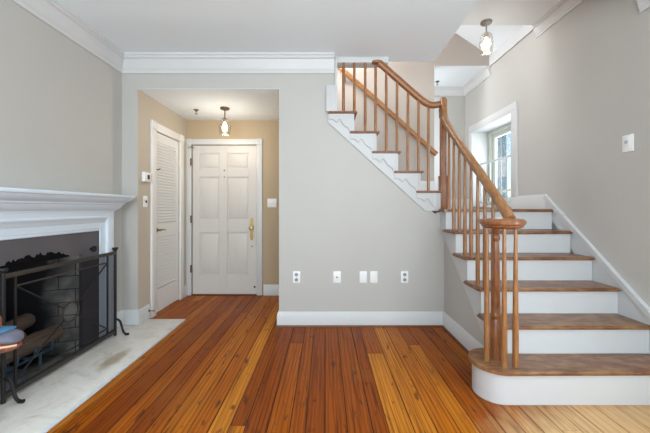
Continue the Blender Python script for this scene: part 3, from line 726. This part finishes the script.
# ------------------------------------------------------------------ railing
rl = thing('stair_railing', 'honey-brown wooden banister with tapered balusters and disc-ended handrail', 'railing', (1.165, 2.4, 0))
def baluster(x, y, z0, z1, r0=0.0155, r1=0.0105):
    h = z1-z0
    return lathe(BM(), [(r0, 0), (r0, 0.25*h), (r0*0.45+r1*0.55, 0.65*h), (r1, h)], (x, y, z0), 12)
BX = 1.165
rz = lambda y: 1.205+0.84*(y-2.05)
obj('baluster', baluster(1.175, 2.918, LZ-0.004, rz(2.918)+0.03), M['rail'], rl)
for y, z in ((2.785, zt[5]), (2.672, zt[5]), (2.565, zt[4]), (2.456, zt[4]), (2.349, zt[3]), (2.244, zt[3]), (2.135, zt[2])):
    obj('baluster', baluster(BX, y, z-0.004, rz(y)-0.022), M['rail'], rl)
VZ0, VZ1 = 1.050, 1.115; vx, vy = 1.130, 1.965
for x, y in ((1.023, 1.947), (1.090, 1.873), (1.163, 1.880)):
    obj('baluster', baluster(x, y, R-0.004, VZ0+0.004, 0.0172, 0.0095), M['rail'], rl)
# disc end of the handrail and the turned starting newel
bm = lathe(BM(), [(0.09, 0), (0.106, 0.004), (0.118, 0.013), (0.121, 0.024), (0.130, 0.030), (0.132, 0.046), (0.126, 0.055), (0.112, 0.061), (0.05, 0.065), (0.001, 0.065)], (vx, vy, VZ0), 40)
obj('disc_cap', bm, M['newel'], rl)
nx, ny = 1.10, 1.985
NH = (VZ0+0.004-(R-0.003))/0.859
obj('newel_post', lathe(BM(), [(r, h*NH) for r, h in [(0.032, 0), (0.032, 0.255), (0.028, 0.265), (0.032, 0.275), (0.032, 0.29), (0.028, 0.30), (0.029, 0.33), (0.022, 0.70), (0.020, 0.755), (0.018, 0.77), (0.024, 0.78), (0.027, 0.795), (0.022, 0.81), (0.018, 0.82), (0.026, 0.84), (0.027, 0.859)]], (nx, ny, R-0.003), 20), M['newel'], rl)
# corner newel
cxn, cyn = 1.192, YB+0.03; hs = 0.036
bm = BM(); box(bm, (cxn-hs, cyn-hs, LZ-0.004), (cxn+hs, cyn+hs, 1.50), 0.005)
box(bm, (cxn-hs+0.008, cyn-hs+0.008, 1.50), (cxn+hs-0.008, cyn+hs-0.008, 2.13), 0.008)
box(bm, (cxn-hs-0.003, cyn-hs-0.003, 1.485), (cxn+hs+0.003, cyn+hs+0.003, 1.505), 0.005)
box(bm, (cxn-hs+0.003, cyn-hs+0.003, 2.09), (cxn+hs-0.003, cyn+hs-0.003, 2.275), 0.012, 3)
cn = obj('corner_newel', bm, M['newel'], rl)
obj('rosette_button', lathe(BM(), [(0.018, 0), (0.018, -0.012), (0.010, -0.018), (0.001, -0.019)], (cxn-hs+0.002, cyn-0.03, 2.155), 14, 'x'), M['newel'], cn)
prof = [(a*0.88, b*0.92) for a, b in [(0.026, -0.028), (0.034, -0.010), (0.033, 0.010), (0.024, 0.026), (0.010, 0.034), (-0.010, 0.034), (-0.024, 0.026), (-0.033, 0.010), (-0.034, -0.010), (-0.026, -0.028), (-0.016, -0.034), (0.016, -0.034)]]
# front rail: drops from the newel in an easing, then runs down to the disc
pth = smooth_path([(BX+0.005, cyn-hs+0.012, 2.272), (BX+0.005, cyn-hs-0.012, 2.18), (BX, 3.035, 2.06), (BX, 2.95, rz(2.95)+0.01), (BX, 2.80, rz(2.80)), (BX, 2.4, rz(2.4)), (BX, 2.05, rz(2.05)), (BX, 1.955, rz(1.955)-0.015)], 3)
pth = [Vector((p.x+0.012, p.y, p.z)) for p in pth]
obj('handrail', railsweep(BM(), pth, (-1, 0, 0), prof), M['rail_y'], rl)
# upper rail
UY = YB+0.02
um = lambda x: 2.65-(x-0.533)*0.885
pth = smooth_path([(0.545, UY, um(0.545)), (0.62, UY, um(0.62)), (0.80, UY, um(0.80)), (0.955, UY, um(0.955)), (1.03, UY, 2.225), (1.09, UY, 2.212), (cxn-hs+0.004, UY, 2.225)], 3)
obj('handrail', railsweep(BM(), pth, (0, 1, 0), prof), M['rail_x'], rl)
bm = lathe(BM(), [(0.03, 0), (0.05, 0.004), (0.056, 0.012), (0.056, 0.022), (0.05, 0.027)], (0.522, UY, 2.630), 20, squash=0.7)
obj('rail_end_block', bm, M['rail_x'], rl)
bpx = [343.5, 354.3, 365.2, 375.6, 386.2, 397.0, 407.9, 418.5, 428.4]
lvl = [4, 4, 3, 3, 2, 2, 1, 1, 0]
for p, k in zip(bpx, lvl):
    x = (p-325)*UY/308
    zt1 = 2.641 if p < 370 else (2.612 if p < 378 else (um(x)-0.03 if p < 420 else 2.20))
    obj('baluster', baluster(x, UY, uz[k]-0.003, zt1, 0.0150, 0.0135), M['rail'], rl)
# wall handrail on the far wall
wr = thing('wall_handrail', 'brown wooden handrail fixed to the wall behind the upper balusters', 'handrail', (0.8, YA-0.08, 2.4))
p0 = Vector((0.10, YA-0.075, 3.075)); p1_ = Vector((1.44, YA-0.075, 1.872))
obj('rail', railsweep(BM(), [p0, (p0+p1_)/2, p1_], (0, 1, 0), [(a*0.75, b*0.98) for a, b in prof]), M['golden'], wr)
for t in (0.12, 0.93):
    q = p0.lerp(p1_, t)
    obj('bracket', tube(BM(), [(q.x, YA-0.001, q.z-0.09), (q.x, YA-0.05, q.z-0.085), (q.x, YA-0.072, q.z-0.045)], [0.016, 0.008, 0.008], 8), M['nickel'], wr)

# ------------------------------------------------------------------ fireplace
fp = thing('fireplace', 'white mantelpiece with dark slate facing around the brick firebox', 'fireplace', (XL, 2.0, 0))
XM = -1.945; M0, M1 = 1.165, 2.839; I0, I1 = 1.30, 2.71; XSL = -1.978
ZH = 0.0155
# pilasters and frieze board
obj('pilaster', box(box(BM(), (XL+0.001, I1, ZH), (XM-0.022, I1+0.05, 1.0995)), (XL+0.001, I1+0.05, ZH), (XM, M1, 1.0995), 0.003), M['mantel'], fp)
obj('pilaster', box(box(BM(), (XL+0.001, I0-0.05, ZH), (XM-0.022, I0, 1.0995)), (XL+0.001, M0, ZH), (XM, I0-0.05, 1.0995), 0.003), M['mantel'], fp)
obj('frieze', bx((XL+0.001, M0, 1.10), (XM, M1, 1.272)), M['mantel'], fp)
obj('architrave', bx((XL+0.001, I0, 1.005), (XM-0.022, I1, 1.0995)), M['mantel'], fp)
bm = BM()
for a, b in (((XM-0.03, I1-0.022, ZH), (XM-0.018, I1-0.0005, 1.004)), ((XM-0.03, I0+0.0005, ZH), (XM-0.018, I0+0.022, 1.004)), ((XM-0.03, I0+0.022, 0.982), (XM-0.018, I1-0.022, 1.004))):
    box(bm, a, b, 0.006)
obj('inner_moulding', bm, M['mantel'], fp)
pth = [(XL+0.001, M1), (XM, M1), (XM, M0), (XL+0.001, M0)]
bmo = sweep(BM(), pth, [(0.0005, 1.150), (0.008, 1.150), (0.010, 1.160), (0.028, 1.172), (0.046, 1.198), (0.050, 1.208), (0.058, 1.212), (0.062, 1.224), (0.082, 1.236), (0.108, 1.256), (0.114, 1.270), (0.0005, 1.270)])
obj('bed_moulding', bmo, M['mantel'], fp)
obj('frieze_moulding', prism(BM(), [(XM-0.0215, 1.052), (XM-0.019, 1.053), (XM-0.013, 1.064), (XM-0.004, 1.086), (XM+0.004, 1.093), (XM+0.006, 1.104), (XM+0.001, 1.112), (XM-0.0215, 1.112)], 1, I0-0.05, I1+0.05), M['mantel'], fp)
bm = BM(); box(bm, (XL+0.001, M0-0.125, 1.2705), (XM+0.125, M1+0.125, 1.298), 0.008, 3)
obj('mantel_shelf', bm, M['mantel'], fp)
bm = BM()
box(bm, (XL+0.0, FX1, ZH), (XSL, I1-0.001, 1.003)); box(bm, (XL+0.0, I0+0.001, ZH), (XSL, FX0, 1.003)); box(bm, (XL, FX0, FZ), (XSL, FX1, 1.003))
sf = obj('slate_facing', bm, M['slate'], fp)
# soot licking up the slate above the opening
pts = [(2.38, FZ)]
for i in range(40):
    y = 2.38-0.52*i/39
    env = 0.062*math.sin(math.pi*(i+0.5)/40)**0.7
    pts.append((y, FZ+0.004+env*(0.55+0.6*random.random())))
pts.append((1.86, FZ))
obj('soot_mark', prism(BM(), pts[::-1], 0, XSL, XSL+0.0012), M['soot'], sf)
obj('damper_knob', lathe(BM(), [(0.012, 0), (0.012, 0.02), (0.026, 0.024), (0.026, 0.034), (0.002, 0.036)], (XSL, 2.60, 0.835), 16, 'x'), M['iron'], fp)
# firebox: splayed brick sides, back, top
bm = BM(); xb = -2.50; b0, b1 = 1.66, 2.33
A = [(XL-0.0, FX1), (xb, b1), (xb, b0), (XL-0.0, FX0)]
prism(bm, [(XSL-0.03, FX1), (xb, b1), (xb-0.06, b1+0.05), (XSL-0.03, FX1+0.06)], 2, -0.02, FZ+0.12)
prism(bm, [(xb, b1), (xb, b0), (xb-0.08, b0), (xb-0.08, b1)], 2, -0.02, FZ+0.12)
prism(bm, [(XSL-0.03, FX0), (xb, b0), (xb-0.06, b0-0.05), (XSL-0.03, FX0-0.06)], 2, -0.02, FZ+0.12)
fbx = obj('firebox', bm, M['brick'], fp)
bm = BM(); box(bm, (xb-0.05, FX0-0.02, FZ+0.06), (XL-T+0.005, FX1+0.02, FZ+0.12)); 
obj('throat', bm, M['soot'], fp)
obj('firebox_floor', bx((xb-0.02, FX0-0.02, -0.02), (XL+0.001, FX1+0.02, 0.012)), M['brick'], fp)
# hearth slab
hs_ = obj('hearth_slab', box(BM(), (XL+0.002, 0.95, 0.0005), (-1.475, 3.235, 0.015), 0.003), M['marble'], None, origin=(0, 0, 0))
obj('edge_strip', bx((-1.4745, 0.95, 0.0005), (-1.462, 3.235, 0.0155), 0.002), M['mantel'], hs_)
tag(hs_, 'pale cream marble hearth slab on the floorboards before the fireplace', 'hearth')
# logs, grate, ash
ash = obj('ash_heap', lathe(BM(), [(0.21, 0), (0.19, 0.015), (0.13, 0.03), (0.05, 0.036), (0.001, 0.037)], (-2.22, 2.0, 0.0125), 28, squash=1.1), M['ash'], None)
tag(ash, 'low bed of grey ash on the firebox floor', 'ash')
gt = thing('fire_grate', 'steel bar grate carrying the logs in the firebox', 'grate', (-2.22, 2.0, 0.0128))
for y in (1.78, 1.91, 2.04, 2.17, 2.30):
    obj('bar', tube(BM(), [(-2.40, y, 0.17), (-2.36, y, 0.12), (-2.09, y, 0.12), (-2.045, y, 0.13), (-2.035, y, 0.19)], 0.010, 8), M['grate'], gt)
for x in (-2.34, -2.10): obj('cross_bar', tube(BM(), [(x, 1.78, 0.105), (x, 2.34, 0.105)], 0.010, 8), M['grate'], gt)
for x in (-2.34, -2.10):
    for y in (1.84, 2.27): obj('foot', tube(BM(), [(x, y, 0.10), (x, y, 0.0128)], 0.010, 8), M['grate'], gt)
def log(p, q, r, label):
    p, q = Vector(p), Vector(q); n = 9; pts = []; rr = []
    for i in range(n):
        t = i/(n-1); pts.append(p.lerp(q, t)+Vector((random.uniform(-.006, .006), 0, random.uniform(-.006, .006)))); rr.append(r*random.uniform(0.92, 1.06))
    root = thing('log', label, 'log', p.lerp(q, 0.5)-Vector((0, 0, r)), 'firewood in the firebox')
    obj('bark', tube(BM(), pts, rr, 14), M['log'], root)
    d = (q-p).normalized()
    for e, s in ((pts[0], -1), (pts[-1], 1)):
        obj('cut_end', tube(BM(), [e-d*s*0.002, e+d*s*0.004], r*0.88, 14), M['log_end'], root)
log((-2.12, 1.80, 0.208), (-2.10, 2.40, 0.208), 0.066, 'charred grey log lying at the front of the grate')
log((-2.27, 1.80, 0.205), (-2.29, 2.30, 0.205), 0.062, 'dark log lying behind the front one on the grate')
log((-2.09, 1.72, 0.338), (-2.22, 2.30, 0.345), 0.056, 'pale split log on top of the pile in the firebox')
log((-2.35, 1.80, 0.325), (-2.37, 2.20, 0.325), 0.045, 'thin dark log high at the back of the firebox pile')

# ------------------------------------------------------------------ fire screen
fs = thing('fire_screen', 'black wrought iron fire screen with X bars and centre ring', 'fire screen', (-1.918, 2.32, ZH))
XQ = -1.918; q0, q1 = 1.835, 2.815; zb = 0.075; ztp = 0.785
for y in (q0, q1):
    bm = BM(); tube(bm, [(XQ, y, ZH+0.001), (XQ, y, ztp+0.012)], 0.0125, 12)
    lathe(bm, [(0.013, 0), (0.020, 0.006), (0.024, 0.020), (0.022, 0.026), (0.002, 0.028)], (XQ, y, ztp+0.008), 14)
    po = obj('post', bm, M['iron'], fs)
    bm = BM(); c_ = [(XQ, y, 0.16), (XQ+0.02, y, 0.165), (XQ+0.048, y, 0.145), (XQ+0.062, y, 0.09), (XQ+0.075, y, 0.045), (XQ+0.098, y, 0.028), (XQ+0.118, y, 0.032)]
    pth = smooth_path(c_, 2); tube(bm, pth, [0.0095]*len(pth), 8)
    tube(bm, [(XQ+0.09, y, 0.0245), (XQ+0.122, y, 0.030)], [0.0085, 0.012], 8)
    obj('foot', bm, M['iron'], po)
obj('top_rail', bx((XQ-0.012, q0, ztp-0.028), (XQ+0.012, q1, ztp), 0.003), M['iron_rail'], fs)
obj('bottom_rail', bx((XQ-0.008, q0, zb-0.014), (XQ+0.008, q1, zb), 0.002), M['iron'], fs)
obj('lower_apron', bx((XQ-0.006, q0, 0.034), (XQ+0.004, q1, zb-0.014), 0.001), M['iron_rail'], fs)
i0, i1 = q0+0.072, q1-0.100
for y in (i0, i1): obj('upright', bx((XQ-0.006, y-0.006, zb), (XQ+0.006, y+0.006, ztp-0.028), 0.001), M['iron'], fs)
def bar(a, b, r=0.0058): return tube(BM(), [(XQ, a[0], a[1]), (XQ, b[0], b[1])], r, 8)
zi0, zi1 = 0.115, 0.698; yc, zc_ = 2.324, 0.397; RR = 0.072
obj('crossbar', bar((i0, zi1), (i1, zi1)), M['iron_rail'], fs)
for cy0, cz0 in ((i0, zi1), (i1, zi1), (i0, zi0), (i1, zi0)):
    v = Vector((yc-cy0, zc_-cz0)); L_ = v.length; e = Vector((cy0, cz0))+v*((L_-RR)/L_)
    obj('diagonal_bar', bar((cy0, cz0), tuple(e)), M['iron'], fs)
obj('crossbar', bar((i0, zi0), (i1, zi0)), M['iron'], fs)
bm = BM(); tube(bm, [(XQ, yc+RR*math.cos(a*math.pi/16), zc_+RR*math.sin(a*math.pi/16)) for a in range(33)], 0.0075, 8)
obj('ring', bm, M['iron_rail'], fs)
obj('mesh_panel', bx((XQ-0.0085, q0+0.012, zb), (XQ-0.0075, q1-0.012, ztp-0.028)), M['mesh'], fs)

# ------------------------------------------------------------------ carved ornament on its stand (mostly out of frame)
pt = thing('pedestal_table', 'slim dark wooden pedestal table by the left edge before the hearth', 'table', (-1.80, 1.45, 0.0155))
obj('table_top', lathe(BM(), [(0.15, 0), (0.17, 0.006), (0.172, 0.016), (0.165, 0.022)], (-1.80, 1.45, 0.46), 28), M['ornament'], pt)
obj('pedestal', lathe(BM(), [(0.03, 0), (0.024, 0.15), (0.034, 0.25), (0.022, 0.35), (0.05, 0.398)], (-1.80, 1.45, 0.063), 18), M['ornament'], pt)
obj('base', lathe(BM(), [(0.14, 0), (0.14, 0.015), (0.06, 0.03), (0.035, 0.048)], (-1.80, 1.45, 0.016), 24), M['ornament'], pt)
on = thing('carved_ornament', 'brown carved wooden ornament with blue and grey painted patches by the fire screen', 'ornament', (-1.75, 1.45, 0.483))
def loft(bm, secs, seg=20):
    rings = []
    for x, zc0, ry, rz_ in secs:
        rings.append([bm.verts.new((x, 1.45+ry*math.cos(2*math.pi*k/seg), zc0+rz_*math.sin(2*math.pi*k/seg))) for k in range(seg)])
    for a, b in zip(rings, rings[1:]):
        for i in range(seg): bm.faces.new((a[i], a[(i+1) % seg], b[(i+1) % seg], b[i]))
    bm.faces.new(rings[0][::-1]); bm.faces.new(rings[-1]); return bm
obj('body', loft(BM(), [(-1.89, 0.56, 0.02, 0.03), (-1.86, 0.56, 0.06, 0.062), (-1.78, 0.555, 0.085, 0.072), (-1.68, 0.552, 0.085, 0.066), (-1.58, 0.540, 0.075, 0.046), (-1.52, 0.535, 0.062, 0.036), (-1.465, 0.532, 0.040, 0.020), (-1.435, 0.535, 0.010, 0.006)]), M['ornament'], on)
obj('neck', loft(BM(), [(-1.68, 0.635, 0.03, 0.035), (-1.62, 0.645, 0.035, 0.048), (-1.57, 0.650, 0.034, 0.045), (-1.545, 0.645, 0.024, 0.030), (-1.53, 0.632, 0.008, 0.012)]), M['ornament'], on)
obj('blue_band', loft(BM(), [(-1.70, 0.596, 0.07, 0.022), (-1.56, 0.598, 0.066, 0.013), (-1.50, 0.604, 0.05, 0.010), (-1.482, 0.606, 0.02, 0.004)]), M['blue_paint'], on)
obj('grey_patch', loft(BM(), [(-1.512, 0.578, 0.03, 0.012), (-1.495, 0.577, 0.056, 0.026), (-1.465, 0.570, 0.050, 0.027), (-1.447, 0.562, 0.032, 0.017), (-1.440, 0.557, 0.010, 0.006)]), M['grey_paint'], on)
obj('cream_edge', tube(BM(), [(-1.62, 1.372, 0.580), (-1.53, 1.380, 0.580), (-1.512, 1.384, 0.572), (-1.505, 1.386, 0.553), (-1.48, 1.398, 0.545), (-1.455, 1.415, 0.543), (-1.440, 1.438, 0.540)], 0.0042, 8), M['cream_paint'], on)

# ------------------------------------------------------------------ wall plates
def plate(name, label, x, z, kind, group=None, y=YB, wd=0.074, ht=0.116):
    t = thing(name, label, {'wall_outlet': 'outlet', 'light_switch': 'switch', 'cable_outlet': 'outlet', 'blank_wall_plate': 'wall plate'}[name], (x, y, z-ht/2), group)
    p = obj('cover_plate', bx((x-wd/2, y-0.007, z-ht/2), (x+wd/2, y-0.0003, z+ht/2), 0.003), M['plastic'], t)
    if kind == 'duplex':
        for dz in (-0.026, 0.026):
            s_ = obj('socket', lathe(BM(), [(0.0175, 0), (0.0175, -0.003), (0.015, -0.004)], (x, y-0.0065, z+dz), 18, 'y'), M['grey_plastic'], t)
            bm = BM(); box(bm, (x-0.008, y-0.0115, z+dz-0.004), (x-0.005, y-0.0104, z+dz+0.008)); box(bm, (x+0.005, y-0.0115, z+dz-0.004), (x+0.008, y-0.0104, z+dz+0.008)); 
            obj('slots', bm, M['dark'], s_)
        obj('screw', lathe(BM(), [(0.004, 0), (0.004, -0.002)], (x, y-0.0065, z), 10, 'y'), M['nickel'], t)
    if kind == 'jack':
        obj('jack', lathe(BM(), [(0.010, 0), (0.010, -0.004), (0.006, -0.005), (0.006, -0.012)], (x, y-0.0065, z), 14, 'y'), M['nickel'], t)
    if kind in ('blank', 'jack'):
        for dz in (-0.04, 0.04): obj('screw', lathe(BM(), [(0.0035, 0), (0.0035, -0.0015)], (x, y-0.0065, z+dz), 10, 'y'), M['ivory'], t)
    return t
ZP = EYE-0.69
plate('wall_outlet', 'white duplex outlet on the back wall nearest the foyer opening', -0.285, ZP, 'duplex')
plate('cable_outlet', 'white wall plate with a single small round jack', 0.12, ZP, 'jack')
plate('blank_wall_plate', 'blank white wall plate, left one of the close pair', 0.382, ZP, 'blank', 'blank plates on the back wall')
plate('blank_wall_plate', 'blank white wall plate, right one of the close pair', 0.488, ZP, 'blank', 'blank plates on the back wall')
plate('wall_outlet', 'white duplex outlet on the back wall nearest the stairs', 0.795, ZP, 'duplex')
# double toggle by the front door
x, z = -0.717, 1.247
t = thing('light_switch', 'white double light switch right of the front door', 'switch', (x, YD, z-0.06))
obj('cover_plate', bx((x-0.062, YD-0.007, z-0.06), (x+0.062, YD-0.0003, z+0.06), 0.003), M['plastic'], t)
for dx in (-0.024, 0.024): obj('toggle', bx((x+dx-0.005, YD-0.02, z-0.012), (x+dx+0.005, YD-0.0068, z+0.010), 0.002), M['ivory'], t)
# switch on foyer left wall
y, z = 3.20, 1.247
t = thing('light_switch', 'white single light switch below the thermostat', 'switch', (XF, y, z-0.058))
obj('cover_plate', bx((XF+0.0003, y-0.036, z-0.058), (XF+0.007, y+0.036, z+0.058), 0.003), M['plastic'], t)
obj('toggle', bx((XF+0.0068, y-0.005, z-0.012), (XF+0.02, y+0.005, z+0.012), 0.002), M['dark'], t)
z = 1.50
t = thing('thermostat', 'white square thermostat with dark display on the foyer corner wall', 'thermostat', (XF, 3.2, z-0.05))
obj('housing', bx((XF+0.0003, 3.135, z-0.05), (XF+0.035, 3.255, z+0.05), 0.008, 3), M['plastic'], t)
obj('display', bx((XF+0.0345, 3.185, z-0.022), (XF+0.037, 3.225, z+0.024), 0.001), M['dark'], t)
# right wall switch
y, z = 2.213, 1.645
t = thing('light_switch', 'white light switch high on the right wall above the stairs', 'switch', (XR, y, z-0.06))
obj('cover_plate', bx((XR-0.007, y-0.041, z-0.061), (XR-0.0003, y+0.041, z+0.061), 0.003), M['plastic'], t)
obj('surround', bx((XR-0.009, y-0.02, z-0.036), (XR-0.0068, y+0.02, z+0.036), 0.001), M['plastic'], t)
obj('toggle', bx((XR-0.024, y-0.005, z-0.004), (XR-0.0088, y+0.005, z+0.018), 0.002), M['grey_plastic'], t)
# door stop on the left baseboard
ds = thing('door_stop', 'small spring door stop on the baseboard beside the closet door', 'door stop', (XF+0.02, 3.25, 0.10))
obj('plate', lathe(BM(), [(0.012, 0), (0.012, 0.004), (0.006, 0.006)], (XF+0.018, 3.24, 0.10), 12, 'x'), M['bronze'], ds)
pts = [(XF+0.022+0.07*i/80, 3.24+0.005*math.cos(i*0.7), 0.10+0.005*math.sin(i*0.7)) for i in range(81)]
obj('spring', tube(BM(), pts, 0.0016, 6), M['bronze'], ds)
obj('tip', lathe(BM(), [(0.008, 0), (0.008, 0.012), (0.003, 0.014)], (XF+0.092, 3.24, 0.10), 12, 'x'), M['plastic'], ds)

# ------------------------------------------------------------------ ceiling lights and sprinklers
def pendant(label, x, y, zc, drop, jar_h, r, metal, power, color):
    t = thing('ceiling_light', label, 'ceiling light', (x, y, zc))
    obj('canopy', lathe(BM(), [(0.054, 0), (0.054, -0.012), (0.048, -0.020), (0.02, -0.028), (0.010, -0.034)], (x, y, zc-0.0005), 28), M[metal], t)
    zt0 = zc-drop
    obj('stem', lathe(BM(), [(0.007, -0.03), (0.007, -drop+0.005), (0.022, -drop), (0.024, -drop-0.008), (0.018, -drop-0.036), (0.012, -drop-0.042)], (x, y, zc), 16), M[metal], t)
    pr = [(0.026, 0.004), (0.034, -0.002), (0.05, -0.018), (0.9*r, -0.05), (r, -0.085), (r*0.99, -0.6*jar_h), (r*0.90, -0.85*jar_h), (r*0.84, -jar_h)]
    bm = BM(); seg = 28; rings = []
    for rr, h in pr: rings.append([bm.verts.new((x+rr*math.cos(2*math.pi*k/seg), y+rr*math.sin(2*math.pi*k/seg), zt0+h)) for k in range(seg)])
    for a, b in zip(rings, rings[1:]):
        for i in range(seg): bm.faces.new((a[i], a[(i+1) % seg], b[(i+1) % seg], b[i]))
    o = obj('glass_shade', bm, M['jar'], t)
    so = o.modifiers.new('thickness', 'SOLIDIFY'); so.thickness = 0.003
    obj('bulb', lathe(BM(), [(0.012, -0.042), (0.014, -0.056), (0.028, -0.085), (0.034, -0.112), (0.030, -0.140), (0.013, -0.155), (0.001, -0.157)], (x, y, zt0), 18), M['bulb'], t)
    l = bpy.data.lights.new('bulb_light', 'POINT'); l.energy = power; l.color = color; l.shadow_soft_size = 0.05
    lo_ = bpy.data.objects.new('bulb_light', l); COL.objects.link(lo_); lo_.location = (0, 0, -drop-0.19); lo_.parent = t
    return t
WARM = (1.0, 0.80, 0.55)
pendant('clear glass jar ceiling light with bronze canopy hanging in the foyer', -1.19, 3.66, ZF, 0.125, 0.20, 0.072, 'bronze', 7.0, (1.0, 0.90, 0.76))
pendant('clear glass jar ceiling light with nickel canopy hanging above the stairs', 1.62, 3.095, ZU, 0.115, 0.205, 0.064, 'nickel', 2.2, (1.0, 0.92, 0.82))
def sprinkler(label, x, y, z):
    t = thing('fire_sprinkler', label, 'sprinkler', (x, y, z))
    obj('escutcheon', lathe(BM(), [(0.03, 0), (0.028, -0.006), (0.012, -0.009)], (x, y, z-0.0004), 18), M['bronze'], t)
    bm = lathe(BM(), [(0.009, -0.008), (0.009, -0.025), (0.005, -0.027)], (x, y, z), 12)
    tube(bm, [(x-0.008, y, z-0.024), (x-0.012, y, z-0.036), (x-0.003, y, z-0.05)], 0.0025, 6); tube(bm, [(x+0.008, y, z-0.024), (x+0.012, y, z-0.036), (x+0.003, y, z-0.05)], 0.0025, 6)
    obj('head', bm, M['bronze'], t)
    obj('deflector', lathe(BM(), [(0.014, -0.050), (0.015, -0.053)], (x, y, z), 14), M['bronze'], t)
sprinkler('small bronze fire sprinkler on the foyer ceiling left of the light', -1.56, 3.73, ZF)
sprinkler('small fire sprinkler on the white alcove ceiling above the landing', 1.66, 4.55, ZU)

# ------------------------------------------------------------------ outside the stair window
nb = thing('neighbouring_house', 'pale stucco house with teal shutters seen through the stair window', 'house', (5.5, 14.2, -2.5))
obj('facade', bx((2.0, 14.0, -2.5), (8.25, 20, 9)), M['house'], nb)
for z in (0.6, 3.4, 6.2):
    wf = obj('window_frame', bx((7.45, 13.93, z), (8.02, 14.0, z+2.0)), M['white'], nb)
    obj('pane', bx((7.52, 13.925, z+0.06), (7.95, 13.931, z+1.94)), M['haze_glass'], wf)
    obj('shutter', bx((8.0, 13.92, z), (8.20, 13.97, z+2.0), 0.01), M['teal'], nb)
    obj('shutter', bx((7.18, 13.92, z), (7.44, 13.97, z+2.0), 0.01), M['teal'], nb)
struct('ground', bx((2.6, -12, -2.7), (30, 40, -2.5)), M['asphalt'], 'paved yard outside the stair window', 'ground')
